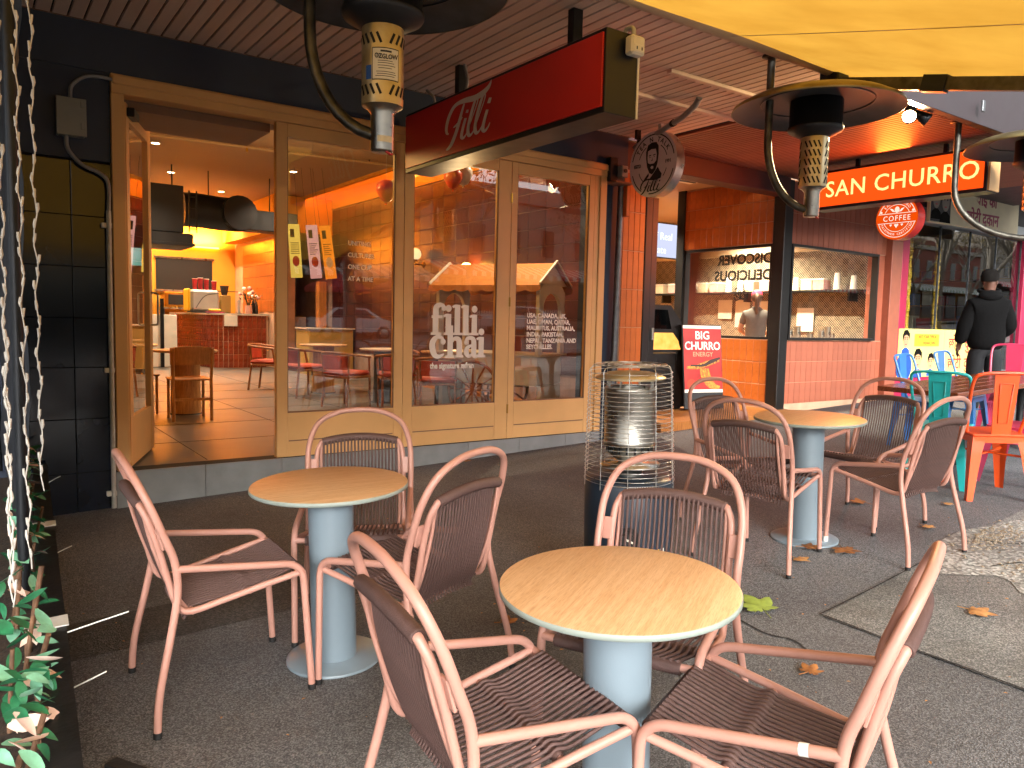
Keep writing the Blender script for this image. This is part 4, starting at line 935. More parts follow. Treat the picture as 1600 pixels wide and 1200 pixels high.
MB().tube([(.055, -.052, .065), (.055, -.06, .065)], .022, 12).build('sounder', 'print_dark', sb)
# spot fitting under the dark soffit
sf = thing('twin_spotlight', 'twin spotlight fitting with one lit lamp under the dark slatted ceiling', 'lamp', T(6.95, 3.72, 3.452))
MB().lathe([(0, 0), (.05, 0), (.05, -.03), (.03, -.04), (0, -.04)], 18).build('base', 'steel_dark', sf)
for (aim, lit) in (((-.75, -.35, -.55), True), ((.55, -.6, -.55), False)):
    q = Vector(aim).to_track_quat('Z', 'Y').to_matrix().to_4x4(); q.translation = Vector((aim[0]*.06, aim[1]*.06, -.06))
    h_ = MB().lathe([(.018, -.02), (.03, 0), (.045, .06), (.062, .12), (.058, .12), (.04, .06), (0, .055)], 20).build('lamp_head', 'steel_dark', sf, q)
    MB().disc(.055, .105, 20).build('lens', 'spot_lens' if lit else 'stainless', h_)
spot(sf, Vector((-.12, -.06, -.15)), 70, 150, .9, (1, .72, .36), .06, (-.6, -.2, .15))
# electrical box and pipe on the tiled pier
eb = thing('meter_box', 'grey electrical box with bent conduits on the dark tiled pier', 'electrical box', T(.62, 6.20, 2.66))
MB().box(-.085, -.085, -.01, .085, 0, .235, .006).build('casing', 'meter_grey', eb); MB().box(-.09, -.095, -.012, .09, -.086, .24, .003).build('lid', 'meter_grey', eb)
for z in (.035, .18): MB().box(.055, -.101, z, .085, -.094, z + .045, .002).build('latch', 'meter_grey', eb)
MB().tube(crom([(.0, -.045, .235), (.01, -.045, .33), (.09, -.04, .405), (.19, -.03, .425), (.27, -.03, .42)], 8), .013, 8).build('conduit', 'conduit_grey', eb)
MB().tube(crom([(-.03, -.045, -.01), (-.02, -.045, -.10), (.06, -.04, -.19), (.17, -.035, -.235), (.222, -.035, -.30), (.222, -.035, -.5)], 8), .014, 8).build('conduit', 'conduit_grey', eb)
wpipe = thing('wall_conduit', 'pale vertical conduit clipped to the edge of the tiled pier', 'conduit', T(.842, 6.168, 0))
MB().tube([(0, 0, .03), (0, 0, 2.17)], .017, 10).build('pipe', 'conduit_white', wpipe)
for z in (.12, 1.02, 2.05): MB().box(-.045, -.006, z, .022, .03, z + .035, .003).build('clip', 'plate_white', wpipe)

# ================================================================== CAFE CHAIRS (tube frame, cord weave)
def make_chair(m, label):
    ch = thing('cord_chair', label, 'chair', m, 'pink tube cafe chairs with brown cord')
    r = .0138
    def hoop_side(s): return [(s*.290, -.315, .012), (s*.282, -.300, .15), (s*.262, -.248, .36), (s*.252, -.220, .50), (s*.252, -.226, .61), (s*.254, -.255, .70), (s*.247, -.293, .81), (s*.205, -.330, .905), (s*.110, -.350, .955)]
    P = hoop_side(-1) + [(0, -.354, .966)] + hoop_side(1)[::-1]
    MB().tube(crom(P, 5), r, 12).build('back_hoop', 'pink_paint', ch)
    for s in (-1, 1):
        MB().tube(fillet([(s*.252, -.222, .580), (s*.247, .232, .512), (s*.255, .252, .012)], .07, 8), r, 12).build('arm_leg', 'pink_paint', ch)
        MB().box(s*.215 - .004 if s > 0 else -.250, -.2745, .655, .250 if s > 0 else -.211, -.2655, .735, .002).xform(T(0, -.2625, .7) @ RX(14) @ T(0, .2625, -.7)).build('joining_plate', 'pink_paint', ch)
        MB().tube([(s*.290, -.3155, .0), (s*.289, -.314, .022)], r + .0012, 12).build('foot_cap', 'rubber_black', ch)
        MB().tube([(s*.2551, .2522, .0), (s*.2545, .251, .022)], r + .0012, 12).build('foot_cap', 'rubber_black', ch)
        MB().tube(crom([(s*.192, -.312, .80), (s*.194, -.285, .66), (s*.195, -.235, .50), (s*.190, -.180, .405)], 5), .0075, 8).build('side_rod', 'pink_paint', ch)
    def inner(s): return [(s*.243, .232, .478), (s*.235, .10, .455), (s*.226, -.06, .424), (s*.219, -.170, .405), (s*.215, -.215, .430), (s*.214, -.240, .52), (s*.215, -.272, .66), (s*.212, -.298, .755), (s*.196, -.315, .80)]
    P = inner(-1) + [(-.17, -.321, .815), (0, -.330, .832), (.17, -.321, .815)] + inner(1)[::-1]
    MB().tube(crom(P, 4), .0125, 10).build('seat_and_back_frame', 'pink_paint', ch)
    MB().tube(crom([(-.243, .232, .476), (0, .236, .470), (.243, .232, .476)], 4), .0125, 10).build('front_bar', 'pink_paint', ch)
    MB().tube([(-.226, -.168, .404), (0, -.185, .400), (.226, -.168, .404)], .0115, 8).build('rear_bar', 'pink_paint', ch)
    MB().tube([(-.232, .035, .436), (0, .035, .428), (.232, .035, .436)], .009, 8).build('cross_bar', 'pink_paint', ch)
    # cord wrapped round the bars
    def wrap(name, f, n, r0, r1):
        pts = [f(i/(2*n)) for i in range(2*n + 1)]; MB().tube(pts, [r1 if i % 2 else r0 for i in range(2*n + 1)], 10).build(name, 'cord_brown', ch)
    wrap('top_wrap', lambda t: (-.186 + .372*t, -.330 + .013*(2*t - 1)**2, .832 - .022*(2*t - 1)**2), 42, .0185, .0215)
    wrap('front_wrap', lambda t: (-.200 + .40*t, .2335, .4715), 44, .0175, .0205)
    wrap('cross_wrap', lambda t: (-.205 + .41*t, .035, .4335), 22, .0135, .018)
    nb = 22
    cme = MB().tube(crom([(0, -.335, .846), (0, -.310, .822), (0, -.292, .70), (0, -.262, .58), (0, -.222, .46), (0, -.196, .410), (0, -.205, .386)], 4), .0046, 6).mesh('back_cord')
    for i in range(nb):
        t = -1 + 2*i/(nb - 1); inst(cme, 'back_cord', 'cord_brown', ch, T(.178*t, .012*t*t, -.020*t*t))
    sme = MB().tube(crom([(0, -.200, .408), (0, -.16, .416), (0, .0, .436), (0, .035, .4505), (0, .08, .446), (0, .19, .478), (0, .235, .492)], 4), .0056, 6).mesh('seat_cord')
    for i in range(19): inst(sme, 'seat_cord', 'cord_brown', ch, T(-.190 + .38*i/18, 0, 0))
    return ch
CH = [(0.825, 3.085, -1.1, 'pink and brown cafe chair alone at the left, side on to the door table'),
      (1.488, 3.318, -118.8, 'pink and brown cafe chair behind the table nearest the open door'),
      (1.434, 2.701, 110.9, 'pink and brown cafe chair between the two nearest tables, its back towards us'),
      (1.130, 1.570, -5.5, 'large pink and brown cafe chair in the foreground left of the front table'),
      (1.785, 1.735, -154.0, 'pink and brown cafe chair behind the front table, in front of the caged heater'),
      (1.640, 1.147, 111.4, 'large pink and brown cafe chair in the foreground right of the front table'),
      (3.883, 2.823, 13.5, 'pink and brown cafe chair left of the far table with its back to us'),
      (4.27, 3.25, -95.0, 'pink and brown cafe chair half hidden behind another, nearest the folding sign'),
      (5.010, 2.864, -181.2, 'pink and brown cafe chair facing us on the far side of the far table'),
      (4.612, 2.446, 86.0, 'pink and brown cafe chair right of the far table, turned sideways, back to street')]
c0 = make_chair(ground_matrix(*CH[0][:3]), CH[0][3])
for (x, y, a, lb) in CH[1:]:
    c = copy_tree(c0); c.matrix_world = ground_matrix(x, y, a); c['label'] = lb
    if lb.startswith('pink and brown cafe chair right of'):
        MB().tube([(-.2551, .2523, .002), (-.2542, .2505, .045)], .017, 12).build('taped_foot', 'tape_white', c)
    if lb.startswith('large') and 'right' in lb:
        MB().tube([(-.2507, -.155, .5702), (-.2506, -.135, .5672)], .0146, 12).build('torn_tape', 'tape_white', c)

# ================================================================== ROUND TABLES
def make_table(m, label, grain):
    t = thing('round_table', label, 'table', m, 'round pedestal cafe tables')
    MB().lathe([(0, .762), (.318, .762), (.3225, .7605)], 64).build('top', 'oak', t, RZ(grain))
    MB().lathe([(.3226, .7604), (.325, .757), (.325, .746), (.318, .742), (0, .742)], 64).build('top_edge', 'edge_sage', t)
    MB().lathe([(.0, .7415), (.21, .7415), (.21, .728), (.10, .722), (0, .722)], 48).build('flange', 'table_blue', t)
    MB().lathe([(.093, .016), (.093, .7215)], 48).build('column', 'table_blue', t)
    MB().lathe([(0, .017), (.092, .017), (.096, .012), (.195, .012), (.2, .009), (.2, 0)], 56).build('base_plate', 'table_blue', t)
    return t
make_table(ground_matrix(1.250, 3.03, 90), 'round oak-topped table on a blue-grey column nearest the open door', -8)
make_table(ground_matrix(1.450, 1.492, 90), 'round oak-topped table on a blue-grey column in the foreground', 30)
make_table(ground_matrix(4.345, 2.845, 90) @ Matrix.Scale(1.03, 4), 'round oak-topped table on a blue-grey column farthest away by the churro shop', 10)

# ================================================================== HANGING GAS HEATERS
def make_heater(x, y, off, label, pole_top=3.46, zc=0.0, plain=False):
    h = thing('hanging_heater', label, 'heater', T(x, y, 3.46), 'mushroom gas heaters hung from the canopy edge')
    ox, oy = off; d = Vector((ox, oy, 0)); L = d.length; u = d/L
    MB().lathe([(0, 0), (.07, 0), (.07, -.012), (.045, -.02), (0, -.02)], 20).build('mount_plate', 'steel_dark', h)
    P = [Vector((0, 0, -.015)), Vector((0, 0, -.62))]
    R_ = min(L, .52)
    for k in range(1, 11):
        a = PI/2*k/10; P.append(Vector((0, 0, -.62)) + u*(L*(1 - math.cos(a))) + Vector((0, 0, -.50*math.sin(a))))
    MB().tube(P, .029, 14).build('pipe', 'galv_pipe', h)
    a = T(ox, oy, -3.46 + zc)                                       # burner axis
    MB().lathe([(0, 2.26), (.05, 2.26), (.056, 2.27), (.056, 2.44), (.075, 2.462), (.098, 2.475)], 24).build('gas_inlet', 'stainless', h, a)
    MB().tube([(0, -.04, 2.26), (.02, -.05, 2.245), (.045, -.02, 2.255)], .006, 6).build('gas_hose', 'print_red', h, a)
    MB().lathe([(.099, 2.475), (.101, 2.50), (.101, 2.82), (.10, 2.838)], 32).build('burner_can', 'stained_steel', h, a)
    sl = MB().box(-.006, -.001, -.026, .006, .001, .026).mesh('vent_slot')
    rows_ = ((2.535, 2.77) if not plain else (2.52, 2.585, 2.65, 2.715, 2.78))
    for z in rows_:
        for k in range(20):
            if k % 5 == 4: continue
            b = 2*PI*k/20; mm = a @ T(.1016*math.cos(b), .1016*math.sin(b), z) @ RZ(math.degrees(b) + 90) @ RY(24 if (k//5) % 2 else -24); inst(sl, 'vent_slot', 'black_gap', h, mm)
    MB().lathe([(.10, 2.838), (.115, 2.845), (.19, 2.885), (.198, 2.90), (.198, 2.915), (.188, 2.918), (.188, 3.11), (.0, 3.11)], 36).build('emitter', 'heater_black', h, a)
    ds = MB().lathe([(.18, 3.105), (.40, 3.10), (.52, 3.075), (.605, 3.035)], 56).build('reflector', 'dish_inner', h, a)
    MB().lathe([(.605, 3.034), (.612, 3.036), (.60, 3.062), (.50, 3.115), (.30, 3.16), (.12, 3.175), (0, 3.178)], 56).build('reflector_top', 'dish_outer', h, a)
    MB().tube([(.40*math.cos(2*PI*i/40), .40*math.sin(2*PI*i/40), 3.096) for i in range(40)], .004, 6, closed=True).build('pressed_ring', 'dish_inner', h, a)
    return h, a
h1, a1 = make_heater(1.387, 3.70, (.29, -.20), 'mushroom heater with rating label hanging at top left above the red sign')
# rating plate curved round the can of the first heater, facing the street
def can_plate(h, a, ang, half, z0, z1, material, r, name):
    V = []; F = []; n_ = 8
    for i in range(n_ + 1):
        b = math.radians(ang - half + 2*half*i/n_)
        for z in (z0, z1): V.append((r*math.cos(b), r*math.sin(b), z))
    for i in range(n_): F.append((2*i, 2*i + 2, 2*i + 3, 2*i + 1))
    return MB().add(V, F).build(name, material, h, a)
can_plate(h1, a1, -107, 38, 2.575, 2.725, 'print_dark', .1018, 'rating_plate_border'); can_plate(h1, a1, -107, 36, 2.58, 2.72, 'plate_white', .1022, 'rating_plate')
can_plate(h1, a1, -107, 15, 2.703, 2.712, 'print_dark', .1026, 'printed_arch'); can_plate(h1, a1, -156, 9, 2.58, 2.645, 'print_blue', .1022, 'sticker')
for k, (z, hw) in enumerate(((2.662, 20), (2.652, 22), (2.640, 24), (2.628, 18), (2.612, 26), (2.602, 26), (2.592, 26))): can_plate(h1, a1, -107 + (k % 3 - 1)*2, hw, z, z + .003, 'print_dark', .1026, 'printed_line')
text('lettering', 'OZGLOW', .03, a1 @ T(.1029*math.cos(math.radians(-107)), .1029*math.sin(math.radians(-107)), 2.673) @ RZ(-17) @ FR, 'print_black', h1, .0004, .0008, 'CENTER', 1, .8)
can_plate(h1, a1 , -100, 40, 2.30, 2.33, 'plate_white', .0565, 'small_label')
make_heater(4.92, 3.70, (.29, -.20), 'mushroom heater hanging before the illuminated SAN CHURRO sign', zc=.03, plain=True)
make_heater(7.80, 3.70, (.36, -.56), 'mushroom heater cut off by the right edge of the photo', zc=.13, plain=True)

# ================================================================== CAGED FLOOR HEATER
fh = thing('floor_heater', 'dark blue cylinder gas heater with a wire cage standing behind the front table', 'heater', ground_matrix(2.83, 2.885, 90))
MB().lathe([(0, .0), (.225, 0), (.232, .015), (.232, .60), (.226, .612), (.10, .62), (0, .62)], 48).build('cylinder_body', 'dark_blue_heater', fh)
MB().lathe([(.07, .62), (.075, .66), (.155, .665), (.16, .675), (.075, .685), (.075, .72)], 32).build('burner_base', 'stainless', fh)
bs = MB().lathe([(.075, .70), (.115, .735), (.118, .775), (.145, .78)], 32).build('burner_cone', 'stainless', fh)
for k in range(18):
    a = 2*PI*k/18; MB().box(-.006, -.002, -.018, .006, .002, .018).build('slot', 'black_gap', bs, T(.1185*math.cos(a), .1185*math.sin(a), .757) @ RZ(math.degrees(a) + 90))
MB().lathe([(.132, .78), (.136, .79), (.132, .80), (.132, 1.06), (.137, 1.07), (.132, 1.075), (.10, 1.075)], 40).build('emitter', 'stainless', fh)
for k in range(4):
    a = 2*PI*k/4 + .4; MB().box(-.008, -.003, 1.07, .008, .003, 1.125).build('stay', 'stainless', fh, T(.12*math.cos(a), .12*math.sin(a), 0) @ RZ(math.degrees(a)))
MB().lathe([(0, 1.155), (.12, 1.15), (.18, 1.128), (.182, 1.12), (.12, 1.118), (0, 1.118)], 40).build('cap', 'stained_steel', fh)
cage = MB()
for k in range(26):
    z = .60 + .0222*k; R_ = .234 - .0008*k; cage.tube([(R_*math.cos(2*PI*i/36), R_*math.sin(2*PI*i/36), z) for i in range(36)], .0016, 5, closed=True)
for k in range(10):
    a = 2*PI*k/10 + .15; ca, sa = math.cos(a), math.sin(a)
    cage.tube(fillet([(.236*ca, .236*sa, .57), (.216*ca, .216*sa, 1.185), (.05*ca, .05*sa, 1.19)], .03), .0022, 5)
for k in range(5):
    R_ = .05 + .034*k; cage.tube([(R_*math.cos(2*PI*i/32), R_*math.sin(2*PI*i/32), 1.192) for i in range(32)], .0016, 5, closed=True)
cg = cage.build('wire_cage', 'wire_steel', fh); cg['kind'] = 'stuff'
kb = T(0, -.232, .34)
MB().tube([(0, 0, 0), (0, -.008, 0)], .058, 28).build('control_ring', 'black_gap', fh, RZ(-44) @ kb); MB().tube([(0, -.008, 0), (0, -.035, 0)], .035, 24).build('control_knob', 'print_black', fh, RZ(-44) @ kb)
MB().box(-.012, -.038, -.004, .028, -.036, .006).build('knob_pointer', 'plate_white', fh, RZ(-44) @ kb @ RY(25))
wl_ = ('print_red', 'print_red', 'print_red', 'poster_gold', 'plate_white', 'plate_white', 'poster_gold', 'plate_white')
for k, mt in enumerate(wl_):
    a = -150 + 8.5*k
    for z, hh, mat_ in ((.245, .03, mt), (.20, .04, 'plate_white')):
        V = [(.2335*math.cos(math.radians(b)), .2335*math.sin(math.radians(b)), zz_) for b in (a, a + 3.5, a + 7) for zz_ in (z, z + hh)]; MB().add(V, [(0, 2, 3, 1), (2, 4, 5, 3)]).build('warning_label', mat_, fh)

# ================================================================== METAL CHAIRS AND WOODEN TABLE
def make_metal_chair(m, material, label):
    ch = thing('metal_chair', label, 'chair', m, 'coloured stamped metal chairs')
    MB().box(-.18, -.18, .435, .18, .18, .452, .008).build('seat', material, ch)
    ap = MB()
    for s in (-1, 1): ap.box(-.17, s*.176 - .006, .395, .17, s*.176 + .006, .436); ap.box(s*.176 - .006, -.168, .395, s*.176 + .006, .168, .436)
    ap.build('apron', material, ch)
    for sx in (-1, 1):
        for sy in (-1, 1):
            t = [(sx*.178, sy*.178), (sx*.215, sy*.225)]; mb = MB(); w0, w1 = .042, .019
            V = []
            for (cx, cy), z, w_ in ((t[0], .436, w0), ((sx*.19, sy*.192), .33, .034), (t[1], .0, w1)):
                V += [(cx - sx*w_*2, cy, z), (cx, cy, z), (cx, cy - sy*w_*2, z), (cx - sx*w_*.7, cy - sy*w_*.7, z)]
            F = [(4*j + k, 4*j + (k + 1) % 4, 4*j + 4 + (k + 1) % 4, 4*j + 4 + k) for j in range(2) for k in range(4)] + [(8, 9, 10, 11)]
            mb.add(V, F).build('leg', material, ch)
    for s in (-1, 1): MB().tube([(s*.19, -.19, .30), (-s*.19, .19, .30)], .008, 6).build('cross_brace', material, ch)
    P = [(-.172, -.06, .452), (-.190, -.115, .62), (-.200, -.175, .80), (-.165, -.205, .862), (0, -.212, .872), (.165, -.205, .862), (.200, -.175, .80), (.190, -.115, .62), (.172, -.06, .452)]
    MB().tube(crom(P, 6), .0115, 10).build('back_hoop', material, ch)
    V = [(-.060, -.168, .446), (.060, -.168, .446), (.078, -.208, .868), (-.078, -.208, .868)]
    sp_ = MB().add(V + [(x, y + .006, z) for x, y, z in V], [(0, 3, 2, 1), (4, 5, 6, 7), (0, 1, 5, 4), (2, 3, 7, 6), (1, 2, 6, 5), (3, 0, 4, 7)]).build('back_splat', material, ch)
    MB().tube([(-.03, -.1795, .53), (-.042, -.206, .80), (.042, -.206, .80), (.03, -.1795, .53)], .004, 6, closed=True).build('pressed_panel', material, sp_)
    return ch
for (x, y, a, k, mt, lb) in ((6.62, 3.10, 14, 1.08, 'metal_teal', 'turquoise metal chair at the near end of the wooden table'), (6.50, 2.70, 48, 1.12, 'metal_orange', 'orange metal chair at the right edge of the photo'),
        (8.10, 4.02, -85, 1.08, 'metal_blue', 'blue metal chair directly behind the turquoise one'), (8.88, 4.0, -85, 1.08, 'metal_blue', 'blue metal chair across the wooden table in front of the standing person'),
        (9.75, 3.88, 190, 1.14, 'metal_pink', 'pink metal chair at the far end of the wooden table'), (7.15, 2.72, 92, 1.08, 'metal_pink', 'crimson metal chair behind the orange one, mostly out of frame')):
    make_metal_chair(ground_matrix(x, y, a) @ Matrix.Scale(k, 4), mt, lb)
wt = thing('wooden_table', 'dark red-brown wooden table on cast iron pedestals among the coloured chairs', 'table', ground_matrix(8.02, 3.40, 90))
for k in range(5): MB().box(-1.28, -.35 + .14*k + .001, .70, 1.28, -.35 + .14*(k + 1) - .001, .745, .004).build('plank', 'dark_table_wood', wt)
for xx in (-.85, .85):
    p_ = MB().lathe([(.05, .06), (.09, .08), (.05, .11), (.06, .16), (.035, .22), (.035, .55), (.06, .60), (.12, .695)], 20, (xx, 0, 0)).build('pedestal', 'iron_black', wt)
    for a in range(4):
        b = PI/4 + a*PI/2; MB().tube([(xx, 0, .07), (xx + .18*math.cos(b), .18*math.sin(b), .05), (xx + .30*math.cos(b), .30*math.sin(b), .018)], [.032, .025, .018], 8).build('foot', 'iron_black', p_)

# ================================================================== PEOPLE
def skin_mesh(name, verts, edges, radii, material, parent, root=0, sub=2, m=None):
    me = bpy.data.meshes.new(name); me.from_pydata(verts, edges, []); o = bpy.data.objects.new(name + '_tmp', me); COL.objects.link(o)
    o.modifiers.new('s', 'SKIN'); sk = me.skin_vertices[0].data
    for i, r in enumerate(radii): sk[i].radius = r if isinstance(r, tuple) else (r, r); sk[i].use_root = (i == root)
    o.modifiers['s'].use_smooth_shade = True; md = o.modifiers.new('d', 'SUBSURF'); md.levels = sub; md.render_levels = sub
    dg = bpy.context.evaluated_depsgraph_get(); dg.update(); nm = bpy.data.meshes.new_from_object(o.evaluated_get(dg)); bpy.data.objects.remove(o); bpy.data.meshes.remove(me)
    nm.name = name; nm.materials.clear(); nm.materials.append(MATS[material])
    r_ = bpy.data.objects.new(name, nm); COL.objects.link(r_); r_.parent = parent
    if m is not None: r_.matrix_local = m
    return r_
class Sk:
    def __init__(s): s.v = []; s.e = []; s.r = []
    def add(s, p, r, par=None): s.v.append(p); s.r.append(r); i = len(s.v) - 1; (s.e.append((par, i)) if par is not None else None); return i
    def chain(s, par, items):
        for p, r in items: par = s.add(p, r, par)
        return par
def hand(s, wr, p, side, dirn):
    p = Vector(p); d = Vector(dirn).normalized(); fwd = Vector((0, 1, 0)); sd_ = Vector((side, 0, 0))
    pm = s.add(tuple(p + d*.05), (.030, .020), wr); kn = s.add(tuple(p + d*.085), (.034, .016), pm)
    for k, (o_, L_) in enumerate(((.028, .075), (.009, .085), (-.010, .08), (-.028, .062))):
        a = p + d*.10 + fwd*o_; b = a + d*L_*.5 - sd_*.006; c = a + d*L_*.9 - sd_*.025; s.chain(kn, [(tuple(a), .0095), (tuple(b), .009), (tuple(c), .007)])
    a = p + d*.04 + fwd*.035; s.chain(pm, [(tuple(a), .011), (tuple(a + d*.035 + fwd*.018), .010), (tuple(a + d*.06 + fwd*.016 - sd_*.01), .008)])
def person(label, m, skin, jacket, trousers, arms, shoe='shoe_black', head_turn=0, hair=None, cap=None, H_=1.0, pony=False, jr=1.0, name='person'):
    pn = thing(name, label, 'person', m @ Matrix.Scale(H_, 4))
    s = Sk(); pv = s.add((0, 0, .96), (.115, .085)); sp1 = s.add((0, .005, 1.12), (.135, .095), pv); ct = s.add((0, -.005, 1.30), (.155, .105), sp1); uc = s.add((0, -.015, 1.42), (.13, .085), ct); nk = s.add((0, -.005, 1.505), (.055, .058), uc)
    c_, s_ = math.cos(math.radians(head_turn)), math.sin(math.radians(head_turn))
    hd = lambda x, y, z: (x*c_ - y*s_, x*s_ + y*c_, z)
    h1_ = s.add(hd(0, .012, 1.575), (.066, .078), nk); h2_ = s.add(hd(0, .018, 1.655), (.078, .096), h1_); h3_ = s.add(hd(0, .008, 1.735), (.066, .080), h2_)
    for sd_, (sh, el, wr_) in zip((-1, 1), arms):
        a = s.add(sh, .064, uc); b = s.add(el, .047, a); w_ = s.add(wr_, (.030, .034), b); hand(s, w_, wr_, sd_, Vector(wr_) - Vector(el))
    for sd_ in (-1, 1): s.chain(pv, [((sd_*.088, 0, .86), (.080, .085)), ((sd_*.10, .015, .50), (.062, .066)), ((sd_*.105, -.015, .10), (.042, .048)), ((sd_*.11, .03, .045), (.042, .038)), ((sd_*.115, .14, .035), (.040, .026))])
    bd_ = skin_mesh('body', s.v, s.e, s.r, skin, pn)
    hm = Matrix.Rotation(math.radians(head_turn), 4, 'Z')
    MB().ball((0, .108, 1.635), .017, 8, 6, (.8, 1.2, 1.5)).build('nose', skin, bd_, hm)
    for sx in (-1, 1):
        MB().ball((sx*.034, .094, 1.665), .011, 8, 6).build('eye', 'plate_white', bd_, hm); MB().ball((sx*.034, .103, 1.665), .005, 6, 4).build('pupil', 'print_black', bd_, hm)
        MB().ball((sx*.080, .012, 1.648), .026, 8, 6, (.35, .7, 1.2)).build('ear', skin, bd_, hm)
    MB().ball((0, .098, 1.60), .020, 8, 5, (1.2, .5, .3)).build('mouth', 'vase_pink', bd_, hm)
    # jacket or shirt
    j = Sk(); a0 = j.add((0, 0, .80), (.165*jr, .140*jr)); a1_ = j.add((0, .004, 1.0), (.170*jr, .130*jr), a0); b0 = j.add((0, -.005, 1.28), (.185*jr, .132*jr), a1_); c0_ = j.add((0, -.015, 1.42), (.150*jr, .108*jr), b0); j.add((0, -.005, 1.535), (.085, .092), j.add((0, -.012, 1.49), (.088, .090), c0_))
    for sh, el, wr_ in arms:
        sv, ev, wv = Vector(sh), Vector(el), Vector(wr_); end = wv if jacket.startswith('jacket') else sv.lerp(ev, .72)
        x_ = j.add(sh, .080*jr, c0_); y_ = j.add(tuple(ev if jacket.startswith('jacket') else sv.lerp(ev, .4)), .070*jr, x_); j.add(tuple(end), .056*jr, y_)
    skin_mesh('jacket' if jacket.startswith('jacket') else 'shirt', j.v, j.e, j.r, jacket, pn)
    t = Sk(); a0 = t.add((0, 0, 1.0), (.165, .135)); a0 = t.add((0, 0, .92), (.165, .135), a0)
    for sd_ in (-1, 1): t.chain(a0, [((sd_*.09, 0, .84), (.118, .125)), ((sd_*.10, .012, .50), (.086, .090)), ((sd_*.105, -.01, .09), (.070, .076))])
    skin_mesh('trousers', t.v, t.e, t.r, trousers, pn)
    for sd_ in (-1, 1): MB().ball((sd_*.112, .055, .045), .06, 14, 8, (.85, 2.1, .75)).build('shoe', shoe, pn)
    if hair:
        mb = MB(); V = []; F = []
        mb.ball((0, -.006, 1.690), .100, 18, 12, (.92, 1.08, .98)); mb.build('hair', hair, pn, hm @ T(0, -.008, 0))
        if pony: MB().tube(crom([(0, -.10, 1.72), (0, -.15, 1.68), (0, -.14, 1.52), (0, -.13, 1.40)], 4), [.03]*4 + [.035]*4 + [.028]*4 + [.01], 10).build('ponytail', hair, pn, hm)
    if cap:
        MB().lathe([(.092, 1.655), (.097, 1.675), (.099, 1.72), (.085, 1.775), (.045, 1.803), (0, 1.81)], 24).build('cap', cap, pn, hm @ Matrix.Diagonal((.93, 1.12, 1, 1)))
        if cap == 'cap_pink': MB().prism(ellipse(.085, .10, 0, .10, 20), .008, T(0, 0, 1.695)).build('cap_peak', cap, pn, hm)
    return pn
person('person in black hooded jacket and dark jeans standing with back to us', ground_matrix(10.5, 4.47, 40), 'skin_brown', 'jacket_black', 'denim_dark',
       (((-.155, -.02, 1.375), (-.245, -.03, 1.12), (-.265, .05, .91)), ((.155, -.02, 1.375), (.24, -.04, 1.12), (.20, .16, 1.02))), head_turn=-48, cap='hair_print', H_=1.05, jr=1.30)
hood_p = [o for o in bpy.data.objects if o.name.startswith('person') and o.parent is None][0]
MB().ball((0, -.075, 1.485), .115, 16, 10, (1.15, .75, .62)).build('hood', 'jacket_black', hood_p); MB().tube([(.105*math.cos(2*PI*i/20), -.005 + .10*math.sin(2*PI*i/20), 1.545 + .02*math.sin(2*PI*i/20)) for i in range(20)], .024, 8, closed=True).build('collar', 'jacket_black', hood_p)
person('person in grey shirt and pink cap behind the dessert shop glass', flat_matrix(10.05, 7.62, .335, 40), 'skin_tan', 'shirt_grey', 'denim_dark',
       (((-.165, -.02, 1.40), (-.25, .02, 1.15), (-.16, .24, 1.08)), ((.165, -.02, 1.40), (.25, .02, 1.15), (.16, .24, 1.08))), hair='hair_brown', cap='cap_pink', pony=True, H_=.94)

# ================================================================== INSIDE THE CAFE
IZ = .291
def poly_path(P, n=8): return fillet([(x, y, 0) for x, y in P], .45, n)
ct_ = thing('tiled_counter', 'curved service counter faced with upright terracotta tiles inside the cafe', 'counter', T(4.8, 18.2, IZ))
C1 = T(-4.8, -18.2, -IZ)
path = poly_path([(5.60, 17.5), (4.45, 17.5), (3.95, 19.6)], 10)
# resample the path at tile spacing
pts = []; acc = 0; step = .104
for a, b in zip(path, path[1:]):
    L_ = (b - a).length; t = -acc
    while t + step <= L_ + 1e-9:
        t += step
        if t >= 0: pts.append((a.lerp(b, t/L_), (b - a).normalized()))
    acc = L_ - t
body = MB(); off = [(p, Vector((-(d.y), d.x, 0))) for p, d in [(path[i], (path[min(i + 1, len(path) - 1)] - path[max(i - 1, 0)]).normalized()) for i in range(len(path))]]
V = []; F = []
for p, nrm in off: V += [(p.x, p.y, IZ), (p.x, p.y, 1.46)]
for i in range(len(off) - 1): F.append((2*i, 2*i + 2, 2*i + 3, 2*i + 1))
V += [(5.6, 18.2, IZ), (5.6, 18.2, 1.46), (4.7, 19.6, IZ), (4.7, 19.6, 1.46)]
cb_ = body.add(V, F, True).build('counter_body', 'grout_pale', ct_, C1)
tl_me = MB().box(-.0465, -.012, .005, .0465, 0, .287, .003).mesh('tile')
for p, d in pts:
    ang = math.degrees(math.atan2(d.y, d.x)) + 180
    for j in range(4): inst(tl_me, 'tile', 'counter_tile', ct_, C1 @ T(p.x, p.y, IZ + .006 + .2915*j) @ RZ(ang))
top = MB(); n_ = len(off); V = []
inn = [(p + Vector((0, 0, 0)) + (Vector((-nrm.x, -nrm.y, 0))*.55)) for p, nrm in off]
for (p, nrm), q in zip(off, inn): V += [(p.x + nrm.x*.03, p.y + nrm.y*.03, 1.50), (q.x, q.y, 1.50), (p.x + nrm.x*.03, p.y + nrm.y*.03, 1.462), (q.x, q.y, 1.462)]
F = []
for i in range(n_ - 1): F += [(4*i, 4*i + 4, 4*i + 5, 4*i + 1), (4*i + 2, 4*i + 3, 4*i + 7, 4*i + 6), (4*i, 4*i + 2, 4*i + 6, 4*i + 4)]
